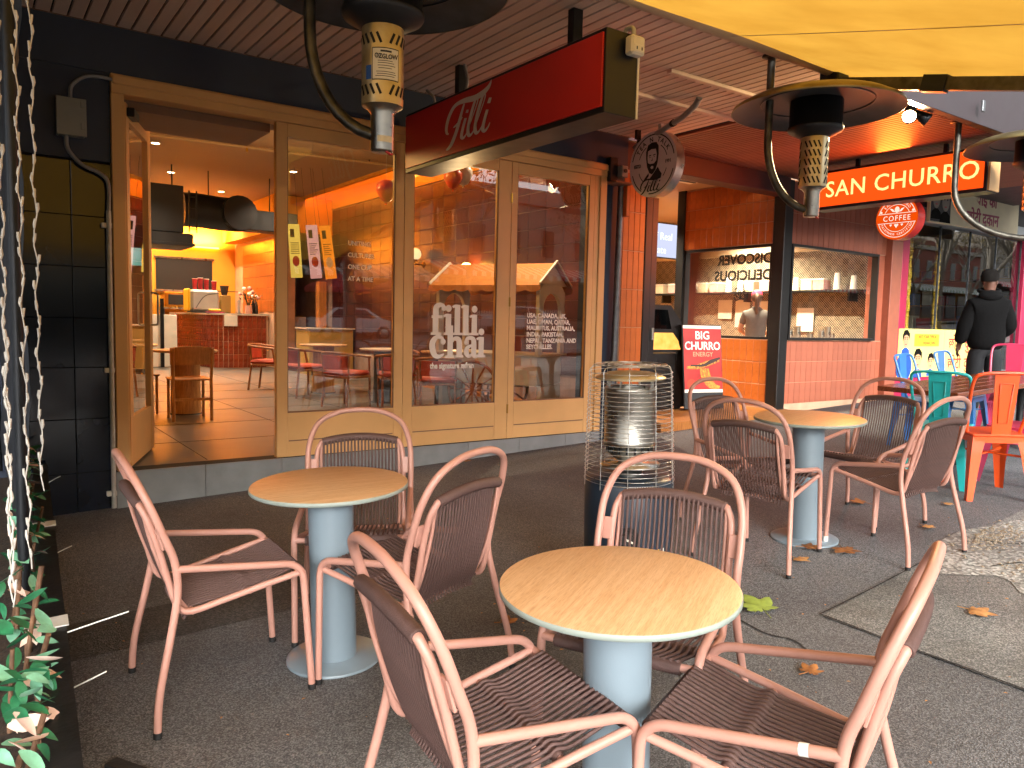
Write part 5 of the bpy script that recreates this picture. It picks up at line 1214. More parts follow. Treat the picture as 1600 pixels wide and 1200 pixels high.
top.add(V, F).build('counter_top', 'stone_top', ct_, C1)
MB().box(4.62, 17.46, 1.22, 4.90, 17.485, 1.46).build('menu_card', 'shop_white', ct_, C1)
def simple(name, label, cat, m, parts, group=None):
    o = thing(name, label, cat, m, group)
    for nm, mb, mt in parts: mb.build(nm, mt, o)
    return o
CT = 1.502
simple('espresso_machine', 'silver grey espresso machine with yellow side on the tiled counter', 'coffee machine', T(4.42, 18.55, CT), [('body', MB().box(-.30, -.25, .04, .32, .25, .52, .05), 'machine_grey'), ('side_panel', MB().box(-.36, -.24, .03, -.305, .24, .54, .03), 'poster_gold'), ('trim', MB().tube(crom([(-.2, -.256, .1), (0, -.256, .38), (.3, -.256, .45)], 6), .006), 'print_dark'), ('foot', MB().box(-.28, -.22, 0, .30, .22, .04), 'print_dark')])
for k, (dx, hh) in enumerate(((-.2, .24), (-.08, .26), (.05, .24), (.22, .20))):
    simple('paper_cup_stack', ('tall', 'taller', 'middle', 'short')[k] + ' stack of red patterned paper cups on top of the espresso machine', 'cups', T(4.45 + dx, 18.5, CT + .522), [('cup_stack', MB().lathe([(.045, 0), (.055, hh - .02), (.06, hh), (.05, hh)], 14), 'red_card'), ('rim', MB().lathe([(.06, hh), (.062, hh + .008), (.055, hh + .01)], 14), 'petal_white')])
simple('grinder', 'dark coffee grinder with hopper near the flowers', 'grinder', T(4.95, 18.7, CT), [('body', MB().box(-.12, -.12, 0, .12, .12, .42, .02), 'olive_wall'), ('arm', MB().box(-.2, -.05, .50, .3, 0, .52), 'print_dark'), ('hopper', MB().lathe([(.06, .42), (.1, .62), (.1, .64)], 16), 'print_dark')])
vs = simple('flower_vase', 'pink vase of blush and white flowers at the counter corner', 'flowers', T(5.22, 17.72, CT), [('vase', MB().lathe([(0, 0), (.07, 0), (.085, .05), (.075, .16), (.08, .19)], 20), 'vase_pink')])
random.seed(5)
for k in range(26):
    a = random.uniform(0, 2*PI); e = random.uniform(.1, 1.3); r = random.uniform(.15, .34); q = T(r*math.cos(a)*math.cos(e), r*.7*math.sin(a)*math.cos(e), .30 + r*math.sin(e))
    if k % 3: MB().add([(-.05, 0, 0), (0, -.02, .01), (.06, 0, 0), (0, .02, .012)], [(0, 1, 2, 3)]).build('leaf', 'leaf_dark', vs, q @ RZ(math.degrees(a)) @ RY(-40))
    else: MB().ball((0, 0, 0), random.uniform(.03, .05), 9, 6).build('blossom', 'petal_pink' if k % 2 else 'petal_white', vs, q)
for k in range(9): a = k*.7; MB().tube([(0, 0, .1), (.1*math.cos(a), .08*math.sin(a), .45)], .006, 5).build('stem', 'leaf_dark', vs)
for k, (dx, dy, hh, mt) in enumerate(((.0, .15, .30, 'print_dark'), (.12, .2, .34, 'print_black'), (.2, .1, .28, 'print_dark'), (.28, .25, .36, 'print_black'))):
    simple('syrup_bottle', ('first', 'second', 'third', 'fourth')[k] + ' dark bottle from the flowers on the counter', 'bottle', T(5.42 + dx*.4, 17.95 + dy, CT), [('bottle', MB().lathe([(0, 0), (.035, 0), (.035, hh*.6), (.014, hh*.8), (.014, hh)], 12), mt), ('pump', MB().tube([(0, 0, hh), (0, 0, hh + .05), (-.04, 0, hh + .05)], .006, 6), 'brass')])
simple('card_reader', 'upright grey payment stand on the counter', 'payment stand', T(4.98, 17.62, CT), [('screen', MB().box(-.03, -.01, .0, .03, .02, .30, .006), 'machine_grey'), ('stand', MB().box(-.06, -.05, 0, .06, .05, .012), 'steel_grey')])
simple('fruit_bowl', 'low tray of yellow packets on the counter', 'tray', T(4.52, 17.85, CT), [('tray', MB().box(-.18, -.1, 0, .18, .1, .03, .006), 'print_magenta'), ('packets', MB().box(-.13, -.07, .03, .12, .07, .09, .02), 'poster_gold')])
simple('microwave', 'steel microwave oven on a shelf behind the counter', 'microwave', T(4.15, 19.85, 1.62), [('casing', MB().box(-.32, -.22, 0, .32, .22, .36, .01), 'brass'), ('door', MB().box(-.24, -.232, .06, .14, -.221, .30, .003), 'print_black'), ('handle', MB().tube([(.18, -.25, .08), (.18, -.25, .28)], .01, 6), 'stainless'), ('shelf', MB().box(-.4, -.28, -.04, .5, .25, -.005), 'stainless'), ('shelf_leg', MB().box(-.38, -.26, -1.325, -.33, -.2, -.04), 'steel_grey'), ('shelf_leg', MB().box(.42, -.26, -1.325, .47, -.2, -.04), 'steel_grey')])
simple('kitchen_window', 'dark serving hatch in the yellow back wall', 'hatch', T(4.3, 20.17, 2.05), [('opening', MB().box(-.55, 0, 0, .75, .03, .75), 'print_black'), ('frame', MB().box(-.6, -.02, -.05, .8, .0, -.001), 'stainless'), ('frame', MB().box(-.6, -.02, .751, .8, .0, .80), 'stainless')])
simple('white_hatch', 'pale lit panel with green glow left of the kitchen', 'screen', T(2.75, 18.6, 2.45), [('panel', MB().box(-.40, 0, 0, .42, .03, .62), 'green_screen'), ('frame', MB().box(-.45, -.01, -.06, .47, .03, -.001), 'steel_grey'), ('frame', MB().box(-.45, -.01, .621, .47, .03, .68), 'steel_grey')])
simple('timber_door', 'light timber swing door leaf at the kitchen entry', 'door', T(2.65, 16.9, .95), [('board', MB().box(-.32, 0, 0, -.108, .04, 1.45), 'light_wood'), ('board', MB().box(-.106, 0, 0, .106, .04, 1.45), 'light_wood'), ('board', MB().box(.108, 0, 0, .32, .04, 1.45), 'light_wood'), ('post', MB().box(.33, 0, -.655, .37, .04, 1.6), 'steel_dark')])
simple('white_cabinet', 'pale cabinet end beside the tiled counter', 'cabinet', T(3.45, 18.4, IZ), [('case', MB().box(-.25, -.2, 0, .35, .4, 1.15, .01), 'shop_white'), ('leg', MB().box(.0, -.26, 0, .07, -.201, 1.5), 'steel_dark')])
simple('back_cabinet', 'grey panelled cabinet right of the tiled counter', 'cabinet', T(5.95, 17.7, IZ), [('case', MB().box(-.30, -.15, 0, .55, .5, 1.17, .01), 'stone_top')] + [('panel_joint', MB().box(-.2 + .12*k, -.155, .05, -.195 + .12*k, -.15, 1.1), 'steel_grey') for k in range(6)])
simple('service_station', 'timber and grey waiting station by the right wall', 'cabinet', T(6.05, 15.2, IZ), [('case', MB().box(-.45, -.25, 0, .5, .5, .92, .01), 'olive_wall'), ('plinth', MB().box(-.40, -.24, -.0, .5, -.251, .10), 'print_black'), ('top', MB().box(-.48, -.28, .921, .53, .5, .95, .004), 'stone_top'), ('upright', MB().box(-.1, .1, .951, .05, .3, 1.9), 'shop_timber')])
# range hood and duct
hd_ = thing('range_hood', 'black range hood box hanging from the cafe ceiling', 'hood', T(2.65, 14.4, 2.6))
MB().box(-.42, -.5, .22, .38, .5, 1.0, .01).build('casing', 'hood_black', hd_); MB().box(-.46, -.55, .0, .55, .55, .05, .006).build('lip', 'hood_black', hd_); MB().prism([(-.44, -.53), (.52, -.53), (.52, .53), (-.44, .53)], .16, T(0, 0, .052)).build('skirt', 'hood_black', hd_)
for s in (.48, .60): MB().box(s, -.4, .25, s + .02, -.37, .95).build('ladder_rail', 'print_black', hd_)
for k in range(4): MB().box(.50, -.395, .30 + .18*k, .60, -.375, .32 + .18*k).build('ladder_rung', 'print_black', hd_)
for s in (-.35, .3): MB().tube([(s, 0, .99), (s, 0, 1.42)], .012, 6).build('hanger', 'steel_dark', hd_)
dk = thing('air_duct', 'black round ventilation duct with elbow under the cafe ceiling', 'duct', T(3.9, 14.6, 3.3))
MB().tube(crom([(-.75, 0, .0), (-.4, 0, 0), (-.05, -.02, -.02), (.12, -.1, -.02), (.15, -.42, -.02)], 6), .30, 22).build('elbow', 'hood_black', dk); MB().box(.25, -.25, -.28, 1.25, .25, .08, .01).build('box_duct', 'hood_black', dk)
for k in range(3): MB().tube([(.15, -.15 - .1*k, -.02), (.15, -.175 - .1*k, -.02)], .315, 22).build('clamp_ring', 'print_black', dk)
for s in (-.3, .8): MB().tube([(s, 0, .1), (s, 0, .72)], .01, 6).build('hanger', 'steel_dark', dk)
wpp = thing('ceiling_pipe', 'thin sprinkler pipe along the cafe ceiling', 'pipe', T(3, 12.2, 3.97))
MB().tube([(-2.4, .0, 0), (2.8, -.5, 0)], .022, 8).build('pipe', 'ceiling_paint', wpp); MB().tube([(.5, -.28, 0), (.5, -.28, -.07)], .02, 8).build('sprinkler', 'brass', wpp)
for s in (-2, 2.4): MB().tube([(s, -.04 if s < 0 else -.46, .0), (s, -.04 if s < 0 else -.46, .05)], .01, 6).build('clip', 'steel_dark', wpp)
# tables and chairs inside
def wood_table(x, y, label, top='oak', r=.36, col='light_wood'):
    t = thing('indoor_table', label, 'table', T(x, y, IZ), 'indoor round tables')
    MB().lathe([(0, .75), (r - .01, .75), (r, .744), (r - .015, .722), (0, .722)], 40).build('top', top, t); MB().lathe([(.17, .012), (.16, .30), (.16, .7215)], 32).build('column', col, t); MB().lathe([(0, .012), (.19, .012), (.19, 0)], 32).build('base', 'print_dark', t); return t
wood_table(2.08, 9.55, 'round timber table just inside the open door'); wood_table(1.75, 11.3, 'round timber table second from the open door'); wood_table(2.0, 13.2, 'round timber table farthest from the open door')
wood_table(4.75, 9.75, 'round white-topped table seen through the first window panel', 'stone_top', .36, 'print_dark'); wood_table(4.5, 11.4, 'round timber table behind the white-topped one')
wood_table(5.25, 8.9, 'round timber table behind the big lettered window', 'light_wood', .36, 'print_dark')
def wood_chair(x, y, a, label):
    c = thing('timber_chair', label, 'chair', flat_matrix(x, y, IZ, a), 'plain timber chairs inside')
    MB().box(-.21, -.20, .44, .21, .21, .462, .008).build('seat', 'light_wood', c)
    for sx in (-1, 1):
        MB().tube([(sx*.185, .18, 0), (sx*.185, .18, .44)], .016, 8).build('leg', 'light_wood', c); MB().tube([(sx*.195, -.20, 0), (sx*.195, -.19, .45), (sx*.20, -.235, .80)], .017, 8).build('leg', 'light_wood', c)
    V = []; F = []
    for i in range(9):
        t = -1 + 2*i/8; x_ = .225*t; y_ = -.255 + .05*t*t
        for (dy, z) in ((0, .62), (-.02, .82 - .02*t*t), (.018, .82 - .02*t*t), (.018, .62)): V.append((x_, y_ + dy, z))
    for i in range(8):
        for k in range(4): F.append((4*i + k, 4*i + (k + 1) % 4, 4*i + 4 + (k + 1) % 4, 4*i + 4 + k))
    MB().add(V, F).build('backrest', 'light_wood', c); MB().box(-.19, -.195, .22, .19, -.175, .25).build('stretcher', 'light_wood', c); return c
wood_chair(2.0, 9.02, 88, 'timber chair with its back to the open door'); wood_chair(1.55, 9.75, 20, 'timber chair left of the table inside the door'); wood_chair(1.55, 10.7, 60, 'timber chair at the second table from the door'); wood_chair(1.5, 12.6, 60, 'timber chair at the farthest timber table')
def arm_chair(x, y, a, label):
    c = thing('upholstered_chair', label, 'chair', flat_matrix(x, y, IZ, a), 'bentwood armchairs with orange seats')
    MB().box(-.23, -.21, .42, .23, .23, .48, .025).build('seat', 'seat_orange', c); MB().box(-.225, -.205, .385, .225, .225, .419, .008).build('seat_rail', 'bent_wood', c)
    for sx in (-1, 1): MB().tube([(sx*.22, .21, 0), (sx*.215, .20, .40), (sx*.24, .16, .66)], .016, 8).build('leg', 'bent_wood', c); MB().tube([(sx*.21, -.24, 0), (sx*.20, -.19, .42), (sx*.22, -.20, .68)], .016, 8).build('leg', 'bent_wood', c)
    MB().tube(crom([(-.245, .18, .66), (-.27, -.02, .68), (-.22, -.22, .70), (0, -.285, .715), (.22, -.22, .70), (.27, -.02, .68), (.245, .18, .66)], 6), .018, 8).build('arm_rail', 'bent_wood', c)
    V = []; F = []
    for i in range(9):
        t = -1 + 2*i/8; V += [(.2*t, -.275 + .055*t*t, .50), (.2*t, -.29 + .055*t*t, .68), (.2*t, -.255 + .055*t*t, .68), (.2*t, -.24 + .055*t*t, .50)]
    for i in range(8):
        for k in range(4): F.append((4*i + k, 4*i + (k + 1) % 4, 4*i + 4 + (k + 1) % 4, 4*i + 4 + k))
    MB().add(V, F).build('back_pad', 'seat_orange', c); return c
for x, y, a, lb in ((4.05, 9.45, 25, 'bentwood chair with orange seat left of the white table'), (4.55, 9.0, 70, 'bentwood chair with orange seat nearest the glass at the white table'), (4.0, 10.9, 10, 'bentwood chair with orange seat behind, at the second table'), (3.9, 12.2, -40, 'bentwood chair with orange seat farthest back by the counter'), (4.65, 8.1, 60, 'bentwood chair with orange seat right behind the big white word'), (5.25, 10.3, -100, 'bentwood chair with orange seat against the burgundy tiles'), (5.3, 8.05, 95, 'bentwood chair with orange seat beside the cart wheel')): arm_chair(x, y, a, lb)
# hanging menu boards
for k, (dx, mt, nm) in enumerate(((0, 'menu_yellow', 'yellow'), (.30, 'menu_pink', 'pink'), (.52, 'menu_orange', 'orange'))):
    b = thing('menu_board', 'narrow ' + nm + ' menu board hanging over the cafe counter', 'menu board', T(4.62 + dx, 12.9 - .12*k, 2.12) @ RY(-4 - 2*k), 'hanging menu boards')
    MB().box(-.10, 0, 0, .10, .02, .90, .004).build('board', mt, b)
    for q in range(6): MB().box(-.075, -.003, .58 - .035*q, .07 - .05*((q*k) % 3)*.5, 0, .592 - .035*q).build('printed_line', 'print_dark', b)
    b =  b; MB().box(-.07, -.003, .68, .0, 0, .82).build('heading', 'print_dark', b)
    MB().prism(ellipse(.06, .09, 0, .28, 14), .002, T(0, -.001, 0) @ FR).build('printed_cup', 'seat_orange' if k != 2 else 'petal_white', b)
    for s in (-.08, .08): MB().tube([(s, .01, .9), (s, .01, 1.85)], .003, 4).build('hanger', 'steel_dark', b)
# wall lamps
for k, (yy, zz, lit, lb) in enumerate(((12.05, 2.42, False, 'unlit globe wall lamp on brass arm on the burgundy tiles'), (10.35, 2.08, True, 'lit globe wall lamp glowing behind the white cart'))):
    l_ = thing('wall_lamp', lb, 'lamp', T(RW - .015, yy, zz), 'globe wall lamps')
    MB().lathe([(0, 0), (.05, 0), (.05, .012), (0, .012)], 16).build('back_plate', 'brass', l_, RY(-90)); MB().tube(fillet([(0, 0, 0), (-.16, 0, 0), (-.16, 0, .06)], .04), .012, 8).build('arm', 'brass', l_); MB().lathe([(0, .055), (.05, .06), (.045, .09)], 16).build('cup', 'brass', l_, T(-.16, 0, 0))
    MB().ball((-.16, 0, .175), .105, 18, 12).build('globe', 'bulb_warm' if lit else 'faint_glow_globe', l_)
    if lit: spot(l_, Vector((-.30, 0, .175)), 40, 160, .9, (1, .7, .35), .1, (-1, -.3, 0))
# balloons
for k, (x, y, z, mt, lb) in enumerate(((3.45, 7.1, 2.72, 'balloon_orange', 'orange balloon left of the pair at the first window'), (3.60, 7.16, 2.75, 'balloon_white', 'white balloon beside the orange one at the first window'), (4.22, 7.1, 2.94, 'balloon_orange', 'orange balloon under the end of the red sign'), (4.38, 7.15, 3.0, 'balloon_white', 'white balloon behind the orange one under the red sign'))):
    b = thing('balloon', lb, 'balloon', T(x, y, z), 'party balloons'); MB().lathe([(0, -.115), (.05, -.09), (.10, .0), (.095, .06), (.05, .105), (0, .115)], 20).build('skin', mt, b); MB().lathe([(.012, -.13), (.004, -.115)], 8).build('knot', mt, b); MB().tube([(0, 0, .11), (0, 0, 4.02 - z)], .0015, 4).build('string', 'string_white', b)
# white cart with canopy
ca = thing('white_cart', 'white timber cart with arched ends, orange scalloped canopy and spoked wheel', 'cart', T(5.33, 7.78, IZ) @ RZ(-62) @ Matrix.Scale(.93, 4))
for sx in (-1, 1):
    e = MB(); x0 = sx*.72
    def arch(mb, y0, y1, z0, zs, zt, th):       # upright end frame with arched opening
        for s in (-1, 1): mb.box(x0 - th, s*.34 - .06, z0, x0 + th, s*.34 + .06, zs)
        n_ = 10
        for i in range(n_):
            a0, a1_ = PI*i/n_, PI*(i + 1)/n_; rc_ = lambda a: (x0, .40*math.cos(a)/max(abs(math.cos(a)), math.sin(a)), zs - .02 + (zt - zs + .02)*math.sin(a)/max(abs(math.cos(a)), math.sin(a))); P = [(x0, .28*math.cos(a0), zs - .02 + .22*math.sin(a0)), (x0, .28*math.cos(a1_), zs - .02 + .22*math.sin(a1_)), rc_(a1_), rc_(a0)]
            mb.add([(px_ - th, py, pz) for px_, py, pz in P] + [(px_ + th, py, pz) for px_, py, pz in P], [(0, 1, 2, 3), (7, 6, 5, 4), (0, 4, 5, 1), (2, 6, 7, 3)])
    arch(e, -.4, .4, .85, 1.42, 1.72, .022); e.build('arched_end', 'cart_white', ca)
    MB().prism([(-.46, 0), (.46, 0), (0, .26)], .044, T(x0 - .022, 0, 1.722) @ frame((0, 0, 0), (0, 1, 0), (0, 0, 1))).build('gable', 'cart_white', ca)
for sy in (-1, 1):
    V = []; F = []; n_ = 24
    for i in range(n_ + 1):
        xx = -.80 + 1.60*i/n_; dz = .025*abs(math.sin(PI*i/3)); V += [(xx, 0, 2.0), (xx, sy*.50, 1.70), (xx, sy*.515, 1.64 - dz)]
    for i in range(n_): F += [(3*i, 3*i + 3, 3*i + 4, 3*i + 1), (3*i + 1, 3*i + 4, 3*i + 5, 3*i + 2)]
    MB().add(V, F).build('canopy', 'cart_canvas', ca)
    for sx in (-1, 1): MB().box(sx*.79 - .012, min(0, sy*.5), 0, sx*.79 + .012, max(0, sy*.5), .03).xform(T(0, 0, 2.005) @ Matrix(((1, 0, 0, 0), (0, 1, 0, 0), (0, -sy*.6, 1, 0), (0, 0, 0, 1)))).build('barge_board', 'cart_white', ca)
MB().box(-.72, -.38, .45, .72, .38, .82, .01).build('body', 'cart_white', ca); MB().box(-.78, -.43, .822, .78, .43, .85, .006).build('counter_board', 'cart_white', ca)
for sx in (-1, 1): MB().box(sx*.72 - .03, -.3, .0, sx*.72 + .03, .3, .45).build('end_panel', 'cart_white', ca)
for sy in (-1, 1):
    wh = MB().tube([(-.15 + .36*math.cos(2*PI*i/28), sy*.44, .37 + .36*math.sin(2*PI*i/28)) for i in range(28)], .02, 8, closed=True).build('wheel', 'bent_wood', ca)
    for k in range(6): a = PI*k/6; MB().tube([(-.15 + .35*math.cos(a), sy*.44, .37 + .35*math.sin(a)), (-.15 - .35*math.cos(a), sy*.44, .37 - .35*math.sin(a))], .012, 6).build('spoke', 'bent_wood', wh)
# ------------------------------------------------------------------ inside the dessert shop
dc = thing('display_cabinet', 'black framed lit display cabinet with golden pastries at the recess', 'display cabinet', T(7.45, 7.4, .335))
MB().box(-.35, -.3, 0, .4, .5, .75, .01).build('base', 'black_frame', dc); MB().prism([(-.35, 0), (.45, 0), (.30, .42), (.1, .62), (-.35, .62)], .03, T(0, -.3, .76) @ FR).build('end_frame', 'black_frame', dc)
MB().box(-.33, -.25, .80, .33, .4, .84).build('lit_shelf', 'cabinet_light', dc); MB().prism([(-.3, 0), (.38, 0), (.15, .22), (-.3, .22)], .004, T(0, -.335, .80) @ FR).build('lit_front', 'cabinet_light', dc); MB().prism([(-.3, .27), (.12, .27), (.04, .52), (-.3, .52)], .004, T(0, -.335, .80) @ FR).build('glass_front', 'glass_shop2', dc)
sh = thing('cup_shelf', 'wall shelf behind the dessert shop glass holding cups and boxes', 'shelf', T(11.4, 8.6, 2.05))
MB().box(-.12, -1.9, 0, .25, 2.6, .03).build('board', 'black_frame', sh)
for s in (-1.7, .3, 2.3): MB().box(.0, s, -.15, .24, s + .03, 0).build('bracket', 'black_frame', sh)
random.seed(12)
for k in range(16):
    yy = -1.75 + .27*k + random.uniform(-.05, .05); kind = k % 4
    if kind < 2: simple('cup_tower', 'stack of pale paper cups number %s along the dessert shop shelf' % ('one two three four five six seven eight nine ten eleven twelve thirteen fourteen fifteen sixteen'.split()[k]), 'cups', T(11.42, 8.6 + yy, 2.082), [('cups', MB().lathe([(.055, 0), (.04, .22 + .05*kind), (.0, .22 + .05*kind)], 12), 'shop_white'), ('rim', MB().lathe([(.055, 0), (.06, .008), (.055, .016)], 12), 'shop_white')], 'things on the dessert shop shelf')
    else: simple('take_away_box', ('pink' if kind == 2 else 'cream') + ' box, place %s along the dessert shop shelf' % ('one two three four five six seven eight nine ten eleven twelve thirteen fourteen fifteen sixteen'.split()[k]), 'box', T(11.42, 8.6 + yy, 2.082), [('box', MB().box(-.1, -.1, 0, .1, .1, .16, .004), 'petal_pink' if kind == 2 else 'shop_cream'), ('lid', MB().box(-.105, -.105, .161, .105, .105, .185, .003), 'shop_white')], 'things on the dessert shop shelf')
bc = thing('prep_bench', 'steel preparation bench along the dessert shop window', 'bench', T(10.3, 6.95, .335)); MB().box(-.95, -.22, .86, 1.2, .25, .90, .004).build('top', 'stainless', bc)
for s in (-.9, 1.1): MB().box(s, -.2, 0, s + .05, .2, .859).build('leg', 'steel_grey', bc)
random.seed(4)
for k in range(7): simple('steel_jug', 'steel jug %s from the corner post on the window bench' % ('first second third fourth fifth sixth seventh'.split()[k]), 'jug', T(9.6 + .26*k, 6.93 + random.uniform(-.08, .1), 1.237), [('jug', MB().lathe([(0, 0), (.055, 0), (.06, .03), (.045, .13 + .05*(k % 3)), (.05, .15 + .05*(k % 3))], 14), 'stainless'), ('handle', MB().tube(fillet([(.05, 0, .03), (.10, 0, .05), (.10, 0, .11), (.045, 0, .12)], .02), .006, 6), 'stainless')], 'jugs on the window bench')
mb_ = thing('notice_sheets', 'pale printed sheets pinned on the dessert shop tiles', 'notices', T(11.62, 8.4, 1.4))
for k, (yy, zz, hh) in enumerate(((-.3, .1, .45), (.1, .12, .40), (.55, .05, .5), (.95, .2, .35), (-.75, .0, .4))): MB().box(-.006, yy, zz, 0, yy + .32, zz + hh).build('sheet', 'shop_white', mb_)

# ================================================================== LEFT EDGE: PLANTER, SCREEN, LIGHT STRINGS
pb = thing('planter_box', 'long black planter with willow sticks and artificial flowers at the left edge', 'planter', T(.12, 4.3, gz(.12, 4.3)))
P0 = T(-.12, -4.3, -gz(.12, 4.3))
SKW = lambda y: -.045 + .055*(y - 2.75)   # the planter stands slightly askew to the shopfront
def slant(x0, x1, y0, y1, z0, z1): # box following the slope
    return MB().add([(x + SKW(y), y, gz(x, y) + z) for z in (z0, z1) for y in (y0, y1) for x in (x0, x1)], [(0, 2, 3, 1), (4, 5, 7, 6), (0, 1, 5, 4), (2, 6, 7, 3), (0, 4, 6, 2), (1, 3, 7, 5)])
for k in range(3): slant(.245, .272, 1.5, 6.12, .004 + .125*k, .125*(k + 1)).build('side_board', 'planter_black', pb, P0)
slant(.20, .285, 1.48, 6.13, .376, .395).build('cap_board', 'planter_black', pb, P0); slant(-.20, .24, 1.5, 6.1, .0, .34).build('soil', 'planter_soil', pb, P0); slant(-.22, -.201, 1.5, 6.12, 0, .395).build('side_board', 'planter_black', pb, P0)
for yy in (2.6, 3.9, 5.2): slant(.273, .285, yy, yy + .06, .0, .375).build('batten', 'planter_black', pb, P0)
random.seed(31)
for k in range(30):
    yy = 1.9 + k*.135; x0 = .155 + SKW(yy) + random.uniform(-.05, .05); r = random.uniform(.006, .011); hh = random.uniform(.14, .30); lean = random.uniform(-.03, .05)
    z0 = gz(x0, yy) + .33; MB().tube([(x0, yy, z0), (x0 + lean*.5, yy + random.uniform(-.03, .03), z0 + hh*.5), (x0 + lean, yy + random.uniform(-.05, .05), z0 + hh)], [r, r*.95, r*.85], 7).build('stick', 'stick_brown', pb, P0)
def leafmesh(L_, W_, curl):
    V = []; F = []; n_ = 5
    for i in range(n_ + 1):
        t = i/n_; w_ = W_*math.sin(PI*min(1, t*.96 + .04))**.8; z = curl*t*t*L_; V += [(t*L_, -w_/2, z), (t*L_, 0, z - .12*w_), (t*L_, w_/2, z)]
    for i in range(n_): F += [(3*i, 3*i + 3, 3*i + 4, 3*i + 1), (3*i + 1, 3*i + 4, 3*i + 5, 3*i + 2)]
    return MB().add(V, F, True)
lms = {(g_, k): leafmesh(.055 + .02*k, .028 + .010*k, -.9 + .5*k).mesh('leaf') for g_ in ('faux_green', 'faux_pale', 'faux_petal') for k in range(3)}
for k in range(230):
    yy = 1.9 + 4.1*random.random()**1.1; g_ = random.choices(('faux_green', 'faux_pale', 'faux_petal'), (6, 3, 2))[0]; xx = SKW(yy) + random.uniform(.08, .20)
    m = P0 @ T(xx, yy, gz(xx, yy) + random.uniform(.36, .58)) @ RZ(random.uniform(-110, 60)) @ RY(random.uniform(-35, 45)) @ RX(random.uniform(-40, 40))
    inst(lms[(g_, k % 3)], 'leaf' if g_ != 'faux_petal' else 'petal', g_, pb, m)
for k, (yy, L_) in enumerate(((2.95, .20), (2.72, .11), (4.6, .09), (5.5, .07))):
    z = gz(.28, yy) + .39 - .10*(k % 3); xo = .275 + SKW(yy); MB().tube([(xo, yy, z), (xo + L_*.6, yy - .02, z + .03), (xo + L_, yy - .01, z + .04)], .0028, 5).build('cable_tie', 'cable_tie', pb, P0)
for yy in (3.0, 4.4): slant(.16, .292, yy, yy + .10, .397, .402).build('tape', 'tape_white', pb, P0)
scr = thing('black_screen', 'dark sheet screen standing above the planter at the left edge', 'screen panel', T(.15, 4.8, .38))
mbs = MB(); V = []; F = []
for j in range(31):
    for i in range(13): yy = 3.35 + 2.75*i/12; zz = .42 + 2.98*j/30; V.append((.175 + .012*math.sin(9*zz + 3*yy) + .008*random.uniform(-1, 1), yy, zz))
for j in range(30):
    for i in range(12): a = j*13 + i; F.append((a, a + 1, a + 14, a + 13))
mbs.add(V, F, True).build('sheet', 'sheet_black', scr, T(-.15, -4.8, -.38))
for yy in (3.35, 6.1): MB().tube([(.15, yy, .38), (.15, yy, 3.44)], .02, 8).build('post', 'steel_dark', scr, T(-.15, -4.8, -.38))
bme = MB().tube([(0, 0, 0), (.002, 0, .012), (0, 0, .030)], [.0034, .0048, .0036], 7).mesh('bulb')
random.seed(77)
for k, (x, y, zb) in enumerate(((.092, 2.72, .55), (.145, 2.86, .62), (.188, 2.92, .86), (.085, 2.55, .62))):
    st = thing('light_string', ('white string of lights hanging at the far left edge', 'white string of lights hanging second from the left edge', 'white string of lights hanging closest to the tiled pier', 'white string of lights tangled low at the very left edge')[k], 'string lights', T(x, y, zb), 'white light strings on the left')
    top_ = 3.30 if k < 3 else 1.5; n_ = int((top_ - zb)/.05); P = [(.006*math.sin(1.7*i + k), .006*math.cos(2.3*i), .05*i) for i in range(n_ + 1)]
    MB().tube(P, .0022, 5).build('cord', 'string_white', st)
    for i in range(1, n_ - 1): inst(bme, 'bulb', 'string_white', st, T(P[i][0], P[i][1], P[i][2] + random.uniform(-.01, .01)) @ RZ(random.uniform(0, 360)) @ RX(random.uniform(4, 13)))
# ================================================================== FALLEN LEAVES AND SCRAPS
def maple(size, material, x, y, ang, label, curl=.25):
    size *= 1.15
    pts = []; lobes = [(0, 1.0), (52, .88), (105, .62), (150, .35), (210, .35), (255, .62), (308, .88)]
    for i, (a, r) in enumerate(lobes):
        a2 = lobes[(i + 1) % 7][0] + (360 if i == 6 else 0)
        for da, rr in ((-19, r*.72), (-9, r*.86), (0, r), (9, r*.88), (19, r*.70)): pts.append((a + da, rr))
        pts.append(((a + a2)/2, (.52 + .08*math.sin(5*i + x*7)) if i not in (3,) else .12))
    V = [(0, 0, .012)] + [(size*r*math.cos(math.radians(a)), size*r*math.sin(math.radians(a)), .004 + curl*size*r*r*(.25 + .2*math.sin(3*math.radians(a) + x*9))) for a, r in pts]
    n_ = len(pts); o = thing('fallen_leaf', label, 'leaf', ground_matrix(x, y, ang, .012), 'fallen leaves on the footpath')
    MB().add(V, [(0, i + 1, (i + 1) % n_ + 1) for i in range(n_)], True).build('blade', material, o); MB().tube([(-.02, 0, .008), (-size*.8, .02, .004)], .0022, 5).build('stalk', material, o); return o
maple(.13, 'leaf_lime', 3.15, 2.28, 160, 'pale green fallen leaf beside the front table', .35)
maple(.085, 'leaf_tan', 3.97, 1.65, 20, 'tan fallen leaf on the rough asphalt panel at right', .2)
maple(.060, 'leaf_autumn', 2.77, 1.755, 100, 'small orange curled leaf near the front right chair', .5)
maple(.105, 'leaf_autumn', 4.31, 2.55, -30, 'large orange leaf beside the taped chair foot')
maple(.075, 'leaf_autumn', 4.17, 2.70, 60, 'orange leaf lying against the far table base'); maple(.065, 'leaf_tan', 3.93, 2.60, 10, 'tan leaf left of the far table base', .4)
maple(.085, 'leaf_autumn', 5.42, 3.09, 200, 'brown leaf behind the far table', .4); maple(.055, 'leaf_autumn', 2.03, 2.865, 80, 'orange leaf behind the middle chair leg', .7)
